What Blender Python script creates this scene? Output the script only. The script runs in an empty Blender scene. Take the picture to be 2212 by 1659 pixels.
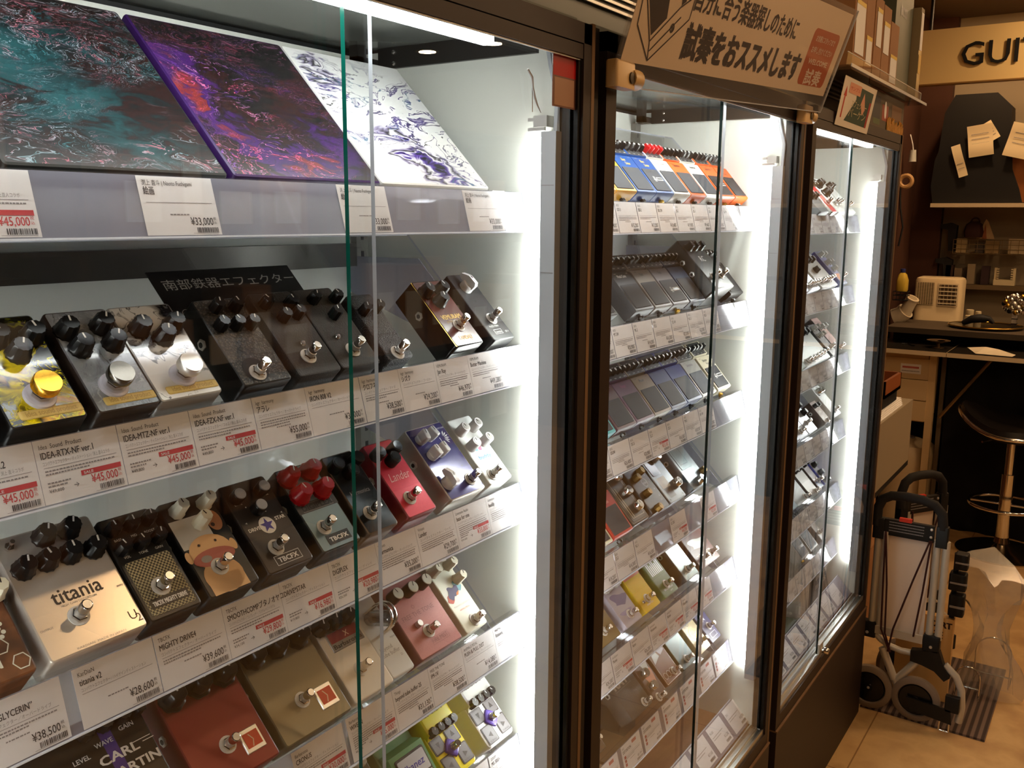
import bpy, bmesh, math, random
from mathutils import Matrix, Vector
random.seed(7)
D = bpy.data
scene = bpy.context.scene
COL = scene.collection
PI = math.pi

# ------------------------------------------------------------------ camera
def make_camera():
    yaw, pitch, roll, F = math.radians(33.956), math.radians(-10.273), math.radians(0.3734), 1988.75
    cy, sy, cp, sp = math.cos(yaw), math.sin(yaw), math.cos(pitch), math.sin(pitch)
    f = Vector((cy*cp, sy*cp, sp)); r = Vector((sy, -cy, 0)); u = r.cross(f)
    cr, sr = math.cos(roll), math.sin(roll)
    r2 = cr*r + sr*u; u2 = -sr*r + cr*u
    cam = D.cameras.new('camera'); o = D.objects.new('camera', cam); COL.objects.link(o)
    m = Matrix((r2, u2, -f)).transposed().to_4x4(); m.translation = (0, -0.59, 1.54)
    o.matrix_world = m
    cam.sensor_fit = 'HORIZONTAL'; cam.sensor_width = 36.0; cam.lens = F/2212*36
    cam.clip_start = 0.02; cam.clip_end = 60
    scene.camera = o
make_camera()

# ------------------------------------------------------------------ world, exposure, light levels
w = D.worlds.new('world'); scene.world = w; w.use_nodes = True
w.node_tree.nodes['Background'].inputs[0].default_value = (1.0, 0.6, 0.3, 1)
w.node_tree.nodes['Background'].inputs[1].default_value = 0.02
scene.view_settings.view_transform = 'Standard'; scene.view_settings.look = 'None'
scene.view_settings.exposure = 0.0; scene.view_settings.gamma = 1.0
scene.view_settings.use_curve_mapping = False
scene.cycles.transparent_max_bounces = 40
scene.cycles.max_bounces = 10
scene.cycles.sample_clamp_indirect = 4.0
LED_POWER = 38.0        # bare LED bars inside the showcases
DOWNLIGHT_POWER = 235.0 # warm ceiling downlights
WARM = (1.0, 0.63, 0.33)

# ------------------------------------------------------------------ materials
def lin(c):
    return tuple(((v/255)/12.92 if v/255 <= .04045 else ((v/255+.055)/1.055)**2.4) for v in c)
MC = {}
def newmat(name):
    m = D.materials.new(name); m.use_nodes = True
    nt = m.node_tree; b = nt.nodes['Principled BSDF']
    return m, nt, b
def P(name, col, rough=.5, metal=0., coat=0., bump=0., bscale=300., spec=.35, emit=0.):
    """plain or lightly grained surface; col in sRGB 0-255"""
    if name in MC: return MC[name]
    m, nt, b = newmat(name)
    b.inputs['Base Color'].default_value = (*lin(col), 1)
    b.inputs['Roughness'].default_value = rough; b.inputs['Metallic'].default_value = metal
    b.inputs['Coat Weight'].default_value = coat; b.inputs['Specular IOR Level'].default_value = spec
    if emit:
        b.inputs['Emission Color'].default_value = (*lin(col), 1); b.inputs['Emission Strength'].default_value = emit
    if bump:
        tc = nt.nodes.new('ShaderNodeTexCoord'); n = nt.nodes.new('ShaderNodeTexNoise'); n.inputs['Scale'].default_value = bscale
        bp = nt.nodes.new('ShaderNodeBump'); bp.inputs['Strength'].default_value = bump; bp.inputs['Distance'].default_value = .002
        nt.links.new(tc.outputs['Object'], n.inputs['Vector']); nt.links.new(n.outputs[0], bp.inputs['Height'])
        nt.links.new(bp.outputs[0], b.inputs['Normal'])
    MC[name] = m; return m
def EM(name, col, strength):
    if name in MC: return MC[name]
    m = D.materials.new(name); m.use_nodes = True; nt = m.node_tree; nt.nodes.clear()
    e = nt.nodes.new('ShaderNodeEmission'); e.inputs[0].default_value = (*col, 1); e.inputs[1].default_value = strength
    o = nt.nodes.new('ShaderNodeOutputMaterial'); nt.links.new(e.outputs[0], o.inputs[0])
    MC[name] = m; return m
def CLEAR(name, tint, diff=0., diffcol=(.8, .8, .9), rough=.0, f0=.045):
    """thin sheet of glass / acrylic: see-through with a Schlick sheen, optionally a little milky"""
    if name in MC: return MC[name]
    m = D.materials.new(name); m.use_nodes = True; nt = m.node_tree; nt.nodes.clear(); N = nt.nodes.new; L = nt.links.new
    t = N('ShaderNodeBsdfTransparent'); t.inputs[0].default_value = (*tint, 1)
    base = t.outputs[0]
    if diff:
        d = N('ShaderNodeBsdfDiffuse'); d.inputs[0].default_value = (*diffcol, 1)
        mx = N('ShaderNodeMixShader'); mx.inputs[0].default_value = diff; L(base, mx.inputs[1]); L(d.outputs[0], mx.inputs[2]); base = mx.outputs[0]
    g = N('ShaderNodeBsdfGlossy'); g.inputs['Roughness'].default_value = rough
    lw = N('ShaderNodeLayerWeight'); lw.inputs[0].default_value = .5
    p = N('ShaderNodeMath'); p.operation = 'POWER'; p.inputs[1].default_value = 5; L(lw.outputs['Facing'], p.inputs[0])
    a = N('ShaderNodeMath'); a.operation = 'MULTIPLY_ADD'; a.inputs[1].default_value = 1-f0; a.inputs[2].default_value = f0; L(p.outputs[0], a.inputs[0])
    mx = N('ShaderNodeMixShader'); L(a.outputs[0], mx.inputs[0]); L(base, mx.inputs[1]); L(g.outputs[0], mx.inputs[2])
    o = N('ShaderNodeOutputMaterial'); L(mx.outputs[0], o.inputs[0])
    MC[name] = m; return m
def ramp(nt, stops, interp='LINEAR'):
    r = nt.nodes.new('ShaderNodeValToRGB'); cr = r.color_ramp; cr.interpolation = interp
    while len(cr.elements) < len(stops): cr.elements.new(.5)
    for e, (p, c) in zip(cr.elements, stops): e.position = p; e.color = (*lin(c), 1)
    return r
def MARBLE(name, stops, strands, scale=9., warp=.35, rough=.18, detail=6., strand_w=.035, seed=0., mask=(.42, .6), stretch=(1, 1, 1), strands2=None, fine=True, focus=None):
    """poured-paint surface: warped colour fields with thin bright strands"""
    if name in MC: return MC[name]
    m, nt, b = newmat(name); N = nt.nodes.new; L = nt.links.new
    tc = N('ShaderNodeTexCoord'); mp = N('ShaderNodeMapping'); mp.inputs['Location'].default_value = (seed, seed*.7, 0)
    mp.inputs['Rotation'].default_value = (0, 0, .6); mp.inputs['Scale'].default_value = stretch
    L(tc.outputs['Object'], mp.inputs[0])
    def warpv(vec, sc, amt):
        n = N('ShaderNodeTexNoise'); n.inputs['Scale'].default_value = sc; n.inputs['Detail'].default_value = 3; L(vec, n.inputs['Vector'])
        s = N('ShaderNodeVectorMath'); s.operation = 'SUBTRACT'; s.inputs[1].default_value = (.5, .5, .5); L(n.outputs['Color'], s.inputs[0])
        k = N('ShaderNodeVectorMath'); k.operation = 'SCALE'; k.inputs['Scale'].default_value = amt; L(s.outputs[0], k.inputs[0])
        a = N('ShaderNodeVectorMath'); a.operation = 'ADD'; L(vec, a.inputs[0]); L(k.outputs[0], a.inputs[1]); return a.outputs[0]
    v = warpv(mp.outputs[0], scale, warp); v = warpv(v, scale*2.7, warp*.45)
    n1 = N('ShaderNodeTexNoise'); n1.inputs['Scale'].default_value = scale*.75; n1.inputs['Detail'].default_value = detail; L(v, n1.inputs['Vector'])
    val = n1.outputs[0]
    for fx, fy, fr, fa in focus or ():
        mp2 = N('ShaderNodeMapping'); mp2.inputs['Location'].default_value = (-fx/fr, -fy/fr, 0); mp2.inputs['Scale'].default_value = (1/fr, 1/fr, .0)
        wv = warpv(tc.outputs['Object'], scale, warp*.25); L(wv, mp2.inputs[0]); gr = N('ShaderNodeTexGradient'); gr.gradient_type = 'SPHERICAL'; L(mp2.outputs[0], gr.inputs[0])
        ma = N('ShaderNodeMath'); ma.operation = 'MULTIPLY_ADD'; ma.inputs[1].default_value = fa; L(gr.outputs['Fac'], ma.inputs[0]); L(val, ma.inputs[2]); val = ma.outputs[0]
    r1 = ramp(nt, stops); L(val, r1.inputs[0]); col = r1.outputs[0]
    def layer(col, stp, sc, width, off, msk):
        n2 = N('ShaderNodeTexNoise'); n2.inputs['Scale'].default_value = sc; n2.inputs['Detail'].default_value = 4
        ad = N('ShaderNodeVectorMath'); ad.operation = 'ADD'; ad.inputs[1].default_value = (off, off, off); L(v, ad.inputs[0]); L(ad.outputs[0], n2.inputs['Vector'])
        s = N('ShaderNodeMath'); s.operation = 'SUBTRACT'; s.inputs[1].default_value = .5; L(n2.outputs[0], s.inputs[0])
        ab = N('ShaderNodeMath'); ab.operation = 'ABSOLUTE'; L(s.outputs[0], ab.inputs[0])
        mr = N('ShaderNodeMapRange'); mr.inputs['From Min'].default_value = width; mr.inputs['From Max'].default_value = width*.2; L(ab.outputs[0], mr.inputs[0])
        n3 = N('ShaderNodeTexNoise'); n3.inputs['Scale'].default_value = scale*.9; ad2 = N('ShaderNodeVectorMath'); ad2.operation = 'ADD'; ad2.inputs[1].default_value = (3+off, 1, 0)
        L(mp.outputs[0], ad2.inputs[0]); L(ad2.outputs[0], n3.inputs['Vector'])
        mk = N('ShaderNodeMapRange'); mk.inputs['From Min'].default_value = msk[0]; mk.inputs['From Max'].default_value = msk[1]; L(n3.outputs[0], mk.inputs[0])
        mu = N('ShaderNodeMath'); mu.operation = 'MULTIPLY'; L(mr.outputs[0], mu.inputs[0]); L(mk.outputs[0], mu.inputs[1])
        n4 = N('ShaderNodeTexNoise'); n4.inputs['Scale'].default_value = scale*1.5; L(v, n4.inputs['Vector']); r2 = ramp(nt, stp); L(n4.outputs[0], r2.inputs[0])
        mx = N('ShaderNodeMix'); mx.data_type = 'RGBA'; L(mu.outputs[0], mx.inputs[0]); L(col, mx.inputs[6]); L(r2.outputs[0], mx.inputs[7]); return mx.outputs[2]
    col = layer(col, strands, scale*1.6, strand_w, 1.7, mask)
    if fine: col = layer(col, strands2 or strands, scale*4.2, strand_w*.9, 5.1, (mask[0]-.04, mask[1]))
    L(col, b.inputs['Base Color']); b.inputs['Roughness'].default_value = rough; b.inputs['Coat Weight'].default_value = .3
    MC[name] = m; return m
def NOISE(name, stops, scale=20., rough=.5, stretch=(1, 1, 1), detail=5., bump=0., metal=0., kind='noise', coord='Object'):
    if name in MC: return MC[name]
    m, nt, b = newmat(name); N = nt.nodes.new; L = nt.links.new
    tc = N('ShaderNodeTexCoord'); mp = N('ShaderNodeMapping'); mp.inputs['Scale'].default_value = stretch; L(tc.outputs[coord], mp.inputs[0])
    if kind == 'checker':
        n = N('ShaderNodeTexChecker'); n.inputs['Scale'].default_value = scale; n.inputs[1].default_value = (1, 1, 1, 1); n.inputs[2].default_value = (0, 0, 0, 1); out = n.outputs['Color']
    elif kind == 'voronoi':
        n = N('ShaderNodeTexVoronoi'); n.inputs['Scale'].default_value = scale; out = n.outputs['Distance']
    elif kind == 'wave':
        n = N('ShaderNodeTexWave'); n.inputs['Scale'].default_value = scale; n.inputs['Distortion'].default_value = 0; out = n.outputs['Fac']
    else:
        n = N('ShaderNodeTexNoise'); n.inputs['Scale'].default_value = scale; n.inputs['Detail'].default_value = detail; out = n.outputs[0]
    L(mp.outputs[0], n.inputs['Vector'])
    r = ramp(nt, stops); L(out, r.inputs[0]); L(r.outputs[0], b.inputs['Base Color'])
    b.inputs['Roughness'].default_value = rough; b.inputs['Metallic'].default_value = metal
    if bump:
        bp = N('ShaderNodeBump'); bp.inputs['Strength'].default_value = bump; bp.inputs['Distance'].default_value = .001; L(out, bp.inputs['Height']); L(bp.outputs[0], b.inputs['Normal'])
    MC[name] = m; return m

GLASS = CLEAR('window_glass', (.975, .985, .98))
ACRYL = CLEAR('clear_acrylic', (.95, .96, .965), rough=.03)
SLEEVE = CLEAR('card_sleeve', (.93, .93, .945), diff=.05, diffcol=(.8, .8, .9), rough=.055, f0=.06)
FROST = CLEAR('milky_acrylic', (.78, .78, .83), diff=.32, diffcol=(.68, .69, .86), rough=.12)
HOLDER = CLEAR('sign_acrylic', (.9, .88, .86), diff=.04, rough=.04)
BAG = CLEAR('thin_plastic_film', (.92, .9, .86), diff=.16, diffcol=(.9, .85, .75), rough=.16, f0=.10)
TEAL = P('glass_cut_edge', (14, 104, 90), .15)
EDGE = P('acrylic_cut_edge', (205, 210, 220), .15)
LED = [EM('led_light_%d' % q, (.985, 1.0, .965), LED_POWER*k) for q, k in enumerate((1.15, 1.75, 1.6))]
DOWN = EM('warm_lamp', WARM, DOWNLIGHT_POWER)
BROWN = NOISE('dark_wood_laminate', [(0, (33, 20, 14)), (1, (43, 27, 19))], 6, .55, (1, 1, 12))
BROWND = P('dark_wood_shadow_gap', (17, 11, 9), .6)
TAN = P('raw_edge_band', (122, 94, 66), .65)
DKEDGE = P('glass_edge_painted_dim', (12, 30, 28), .15)  # same cut glass; the dimmer light through it is put into the colour
WHITEP = P('white_panel', (226, 228, 220), .45)
GREYC = P('grey_gloss_ceiling', (120, 124, 120), .12)
ALU = P('aluminium', (196, 196, 192), .32, .9)
LEDH = P('white_lamp_housing', (172, 176, 182), .35)
RUB = P('black_rubber', (24, 24, 24), .5)
DKMET = P('dark_bracket_metal', (40, 38, 36), .45, .3)
CHROME = P('chrome', (235, 232, 226), .12, 1.)
SATIN = P('satin_steel', (222, 220, 216), .34, .75)
GOLD = P('gold_anodised', (250, 190, 70), .25, 1.)
BRASS = P('brass', (205, 165, 75), .28, 1.)
PAPER = P('white_paper', (240, 238, 236), .7)
INK = P('black_ink', (38, 36, 38), .7)
INKG = P('grey_ink', (140, 136, 136), .7)
INKR = P('red_ink', (196, 40, 46), .6)
WHT = P('white_print', (232, 230, 226), .5)
BLK = P('black_plastic', (18, 18, 19), .3)
BLKM = P('black_matte', (22, 22, 24), .6)
CREAM = P('cream_plastic', (226, 220, 196), .35)
KWHITE = P('white_plastic', (236, 236, 236), .25)
KRED = P('red_plastic', (170, 18, 26), .28)
CARD = NOISE('cardboard', [(0, (150, 104, 64)), (1, (172, 124, 80))], 14, .8)

# ------------------------------------------------------------------ mesh helpers
TXT = {}
def glyphs(s, bold=0., gothic=True):
    key = (s, bold, gothic)
    if key in TXT: return TXT[key]
    cu = D.curves.new('lettering', 'FONT'); cu.body = s; cu.size = 1.0; cu.resolution_u = 2; cu.offset = bold
    o = D.objects.new('lettering', cu); COL.objects.link(o)
    dg = bpy.context.evaluated_depsgraph_get(); me = o.evaluated_get(dg).to_mesh()
    vs = [(v.co.x, v.co.y) for v in me.vertices]; fs = [tuple(p.vertices) for p in me.polygons]
    o.evaluated_get(dg).to_mesh_clear(); D.objects.remove(o); D.curves.remove(cu)
    TXT[key] = (vs, fs); return TXT[key]

class MB:
    def __init__(s): s.v = []; s.f = []; s.m = []; s.sm = []; s.mats = []; s.M = Matrix.Identity(4)
    def mi(s, mat):
        if mat not in s.mats: s.mats.append(mat)
        return s.mats.index(mat)
    def add(s, pts, faces, mat, smooth=False):
        o = len(s.v); s.v += [s.M @ Vector(p) for p in pts]; k = s.mi(mat)
        for f in faces: s.f.append([o+i for i in f]); s.m.append(k); s.sm.append(smooth)
    def box(s, a, b, mat, top=None, front=None):
        x0, y0, z0 = a; x1, y1, z1 = b
        p = [(x0, y0, z0), (x1, y0, z0), (x1, y1, z0), (x0, y1, z0), (x0, y0, z1), (x1, y0, z1), (x1, y1, z1), (x0, y1, z1)]
        s.add(p, [(0, 3, 2, 1), (1, 2, 6, 5), (2, 3, 7, 6), (3, 0, 4, 7)], mat)
        s.add(p, [(4, 5, 6, 7)], top or mat); s.add(p, [(0, 1, 5, 4)], front or mat)
    def rbox(s, a, b, r, mat, top=None, bev=.0015, n=4):
        """box with rounded vertical edges and a chamfered top rim"""
        x0, y0, z0 = a; x1, y1, z1 = b
        def ring(ins, z):
            out = []; rr = max(r-ins, .0002)
            for cx, cy, a0 in ((x1-r, y0+r, -PI/2), (x1-r, y1-r, 0), (x0+r, y1-r, PI/2), (x0+r, y0+r, PI)):
                for i in range(n+1):
                    t = a0+PI/2*i/n; out.append((cx+rr*math.cos(t), cy+rr*math.sin(t), z))
            return out
        R = [ring(0, z0), ring(0, z1-bev), ring(bev*.3, z1-bev*.3), ring(bev, z1)]
        k = len(R[0]); pts = sum(R, [])
        fs = [(j*k+i, j*k+(i+1) % k, (j+1)*k+(i+1) % k, (j+1)*k+i) for j in range(3) for i in range(k)]
        s.add(pts, fs, mat, True); s.add(R[0], [tuple(range(k))[::-1]], mat); s.add(R[3], [tuple(range(k))], top or mat)
    def quad(s, pts, mat): s.add(pts, [tuple(range(len(pts)))], mat)
    def rect(s, x0, y0, x1, y1, mat, z=0.): s.quad([(x0, y0, z), (x1, y0, z), (x1, y1, z), (x0, y1, z)], mat)
    def prism(s, prof, x0, x1, mat, capmat=None):
        """profile in (y,z), extruded along x"""
        n = len(prof); p = [(x0, y, z) for y, z in prof]+[(x1, y, z) for y, z in prof]
        s.add(p, [(i, (i+1) % n, n+(i+1) % n, n+i) for i in range(n)], mat); s.add(p, [tuple(range(n))[::-1], tuple(range(n, 2*n))], capmat or mat)
    def lathe(s, prof, c, mat, n=20, flute=0., nf=0, cap=None, axis=None):
        cx, cy, cz = c; A = axis or Matrix.Identity(3); pts = []
        for r, z in prof:
            for i in range(n):
                t = 2*PI*i/n; rr = r*(1+flute*math.cos(nf*t)) if nf else r
                q = A @ Vector((rr*math.cos(t), rr*math.sin(t), z)); pts.append((cx+q.x, cy+q.y, cz+q.z))
        k = len(prof)
        s.add(pts, [(j*n+i, j*n+(i+1) % n, (j+1)*n+(i+1) % n, (j+1)*n+i) for j in range(k-1) for i in range(n)], mat, True)
        s.add(pts, [tuple(range((k-1)*n, k*n))], cap or mat); s.add(pts, [tuple(range(n))[::-1]], mat)
    def cyl(s, p0, p1, r, mat, n=12): s.tube([p0, p1], r, mat, n)
    def tube(s, path, r, mat, n=8, closed=False):
        P_ = [Vector(p) for p in path]; k = len(P_); rings = []; up = None
        for i, p in enumerate(P_):
            a = P_[(i-1) % k] if (closed or i) else p; b = P_[(i+1) % k] if (closed or i < k-1) else p
            t = (b-a).normalized()
            if up is None: up = t.orthogonal().normalized()
            else:
                up = up-t*up.dot(t); up = up.normalized() if up.length > 1e-6 else t.orthogonal().normalized()
            w_ = t.cross(up); rr = r[i] if isinstance(r, (list, tuple)) else r
            rings.append([p+rr*(math.cos(2*PI*j/n)*up+math.sin(2*PI*j/n)*w_) for j in range(n)])
        pts = sum(rings, []); m = k if closed else k-1
        s.add(pts, [(i*n+j, i*n+(j+1) % n, ((i+1) % k)*n+(j+1) % n, ((i+1) % k)*n+j) for i in range(m) for j in range(n)], mat, True)
        if not closed: s.add(pts, [tuple(range(n))[::-1], tuple(range((k-1)*n, k*n))], mat)
    def text(s, t, x, y, size, mat, z=.0002, align='l', wid=1., bold=0., width=None, shear=0.):
        vs, fs = glyphs(t)
        if not vs: return
        x0 = min(v[0] for v in vs); x1 = max(v[0] for v in vs); W = (x1-x0)*size*wid
        if width and W > 1e-9: wid *= width/W; W = width
        ox = {'l': 0, 'c': -W/2, 'r': -W}[align]
        d = abs(bold)*size*1.1 if bold > 0 else 0
        for n, (dx, dy) in enumerate(((0, 0), (d, d*.6), (-d, -d*.6), (d, -d*.6), (-d, d*.6)) if d else ((0, 0),)):
            s.add([(x+ox+(vx-x0)*size*wid+shear*vy*size+dx, y+vy*size+dy, z+n*2e-6) for vx, vy in vs], fs, mat)
    def build(s, name, parent=None, loc=None, rot=None):
        me = D.meshes.new(name); me.from_pydata([tuple(v) for v in s.v], [], s.f)
        for m in s.mats: me.materials.append(m)
        me.polygons.foreach_set('material_index', s.m); me.polygons.foreach_set('use_smooth', s.sm)
        me.update()
        if any(s.sm): me.set_sharp_from_angle(angle=math.radians(38))
        return link(name, me, parent, loc, rot)
def link(name, me, parent=None, loc=None, rot=None):
    o = D.objects.new(name, me); COL.objects.link(o)
    if parent is not None: o.parent = parent
    if loc is not None: o.location = loc
    if rot is not None: o.rotation_euler = rot
    return o
def frame(o, X, Y):
    X = Vector(X).normalized(); Y = Vector(Y).normalized(); Z = X.cross(Y)
    m = Matrix((X, Y, Z)).transposed().to_4x4(); m.translation = o; return m
def tag(o, label, cat, group=None, kind=None):
    if kind: o['kind'] = kind
    if label: o['label'] = label
    if cat: o['category'] = cat
    if group: o['group'] = group
    return o
def empty(name, label, cat, group=None, loc=(0, 0, 0), rot=(0, 0, 0)):
    o = D.objects.new(name, None); COL.objects.link(o); o.location = loc; o.rotation_euler = rot; o.empty_display_size = .02
    return tag(o, label, cat, group)
def structure(name, mb): o = mb.build(name); o['kind'] = 'structure'; return o
def one(name, label, cat, mb, group=None, **k): return tag(mb.build(name, **k), label, cat, group)
def arc(c, r, a0, a1, n, plane='yz'):
    out = []
    for i in range(n+1):
        t = math.radians(a0+(a1-a0)*i/n); u, v = r*math.cos(t), r*math.sin(t)
        out.append((c[0], c[1]+u, c[2]+v) if plane == 'yz' else (c[0]+u, c[1]+v, c[2]) if plane == 'xy' else (c[0]+u, c[1], c[2]+v))
    return out

# ------------------------------------------------------------------ room
XE, YW, YO, ZC = 5.75, 0.50, -4.6, 2.62
def room():
    b = MB(); b.box((-2.6, YO, -.05), (XE+.1, YW+.1, 0), FLOOR); structure('floor', b)
    b = MB(); b.box((-2.6, YO, ZC), (XE+.1, YW+.1, ZC+.05), CEIL); structure('ceiling', b)
    b = MB(); b.box((XE, YO, 0), (XE+.1, YW+.1, ZC), WALLG); structure('wall_end', b)
    b = MB(); b.box((-2.6, YW, 0), (XE, YW+.1, ZC), WALLB); structure('wall_back', b)
    b = MB(); b.box((-2.6, YO-.1, 0), (XE+.1, YO, ZC), WALLB); structure('wall_opposite', b)
    b = MB(); b.box((-2.7, YO, 0), (-2.6, YW, ZC), WALLB); structure('wall_near', b)
    b = MB(); b.box((5.69, .348, 0), (XE, YW, ZC), WALLB); structure('wall_pillar', b)
def floor_mat():
    m, nt, b = newmat('vinyl_floor'); N = nt.nodes.new; L = nt.links.new
    tc = N('ShaderNodeTexCoord'); n = N('ShaderNodeTexNoise'); n.inputs['Scale'].default_value = 5; n.inputs['Detail'].default_value = 7; L(tc.outputs['Object'], n.inputs['Vector'])
    r = ramp(nt, [(.30, (168, 132, 88)), (.43, (190, 152, 102)), (.52, (208, 172, 118)), (.62, (194, 156, 106)), (.75, (212, 178, 124))]); L(n.outputs[0], r.inputs[0])
    bk = N('ShaderNodeTexBrick'); bk.offset = 0; bk.inputs['Scale'].default_value = 1.0; bk.inputs['Mortar Size'].default_value = .0022
    bk.inputs['Brick Width'].default_value = 2.7; bk.inputs['Row Height'].default_value = .9
    bk.inputs['Color1'].default_value = bk.inputs['Color2'].default_value = (1, 1, 1, 1); bk.inputs['Mortar'].default_value = (.5, .42, .34, 1)
    mp = N('ShaderNodeMapping'); mp.inputs['Location'].default_value = (.2, .055, 0); L(tc.outputs['Object'], mp.inputs[0]); L(mp.outputs[0], bk.inputs['Vector'])
    mx = N('ShaderNodeMix'); mx.data_type = 'RGBA'; mx.blend_type = 'MULTIPLY'; mx.inputs[0].default_value = 1; L(r.outputs[0], mx.inputs[6]); L(bk.outputs['Color'], mx.inputs[7])
    L(mx.outputs[2], b.inputs['Base Color']); b.inputs['Roughness'].default_value = .38; return m
FLOOR = floor_mat()
CEIL = P('dark_ceiling_paint', (92, 76, 60), .8); WALLG = P('grey_beige_wall', (150, 136, 114), .85); WALLB = P('dark_brown_wall', (70, 40, 26), .75)
room()
LIGHTS = [(1.45, -.66), (3.55, -.85), (4.62, -.42), (5.12, .08), (5.1, -.9), (.6, -1.42), (2.3, -1.42), (3.9, -1.42), (4.06, -2.9), (4.98, -2.9), (4.99, -3.44), (1.5, -3.2), (4.9, -1.5), (-1.0, -1.2)]  # some unseen ones are added to brighten notice, hanging board, counter and end wall
for i, (x, y) in enumerate(LIGHTS):
    e = empty('ceiling_downlight', 'round warm recessed downlight in the dark shop ceiling', 'ceiling light', 'warm ceiling downlights', (x, y, ZC))
    b = MB(); b.lathe([(.058, -.004), (.075, -.006), (.078, 0)], (0, 0, 0), P('lamp_ring', (200, 190, 170), .4), 24); b.build('trim_ring', e)
    b = MB(); b.lathe([(.052, -.008), (.054, -.003)], (0, 0, 0), DOWN, 24); b.build('lamp_disc', e)

# ------------------------------------------------------------------ showcases
ZRAIL = [1.572, 1.3715, 1.179, 0.989, 0.800, 0.598]
ZRAIL2 = [1.5655, 1.3685, 1.173, 0.982, 0.793, 0.594]
ZRAIL3 = [1.553, 1.350, 1.150, .945, .748, .570]
TH = math.radians(46); SN, CS = math.sin(TH), math.cos(TH)
CAB = [dict(xl=.17, xr=1.03, teal=.6236, xb=.674, zr=ZRAIL, yo=0., word='nearest', top=(.2, .90), left=True),
       dict(xl=1.1174, xr=1.915, teal=1.515, xb=1.566, zr=ZRAIL2, yo=.008, word='middle', top=(1.15, 1.87), left=True),
       dict(xl=2.02, xr=2.83, teal=2.36, xb=2.40, zr=ZRAIL3, yo=.017, word='farthest', top=(2.06, 2.70), left=True)]
def led_bar(parent, xr, side, led, z0=.50, z1=1.64):
    s = -1 if side == 'r' else 1
    off = (.004, -.002) if side == 'r' else (0, 0)
    def bx(b, d0, d1, y0, y1, a, c, mat):
        d0 += off[0]*(d0 > 0); d1 += off[0]; y0 += off[1]; y1 += off[1]
        x0, x1 = sorted((xr+s*d0, xr+s*d1)); b.box((x0, y0, a), (x1, y1, c), mat)
    b = MB(); bx(b, 0, .014, .029, .051, z0-.03, z1+.006, LEDH)
    for z in (z1-.06, z1-.17): bx(b, .014, .0145, .031, .049, z-.0004, z+.0004, INKG)
    h = b.build('lamp_housing', parent)
    b = MB(); bx(b, 0.001, .007, .053, .065, z0, z1, led); b.build('light_strip', h)
    b = MB(); bx(b, 0, .012, .044, .064, z1+.012, z1+.026, SATIN); bx(b, .004, .008, .05, .075, z1+.008, z1+.012, SATIN); bx(b, .004, .008, .066, .075, z1+.02, z1+.024, SATIN); b.build('mounting_clip', h)
    b = MB(); x = xr+s*(.006+off[0]); b.tube([(x, .034+off[1], z1), (x, .033+off[1], z1+.025), (x, .030, z1+.05), (x, .040, z1+.085), (x, .046, z1+.115)], .0035, LEDH, 8); b.build('power_cable', h)
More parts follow.
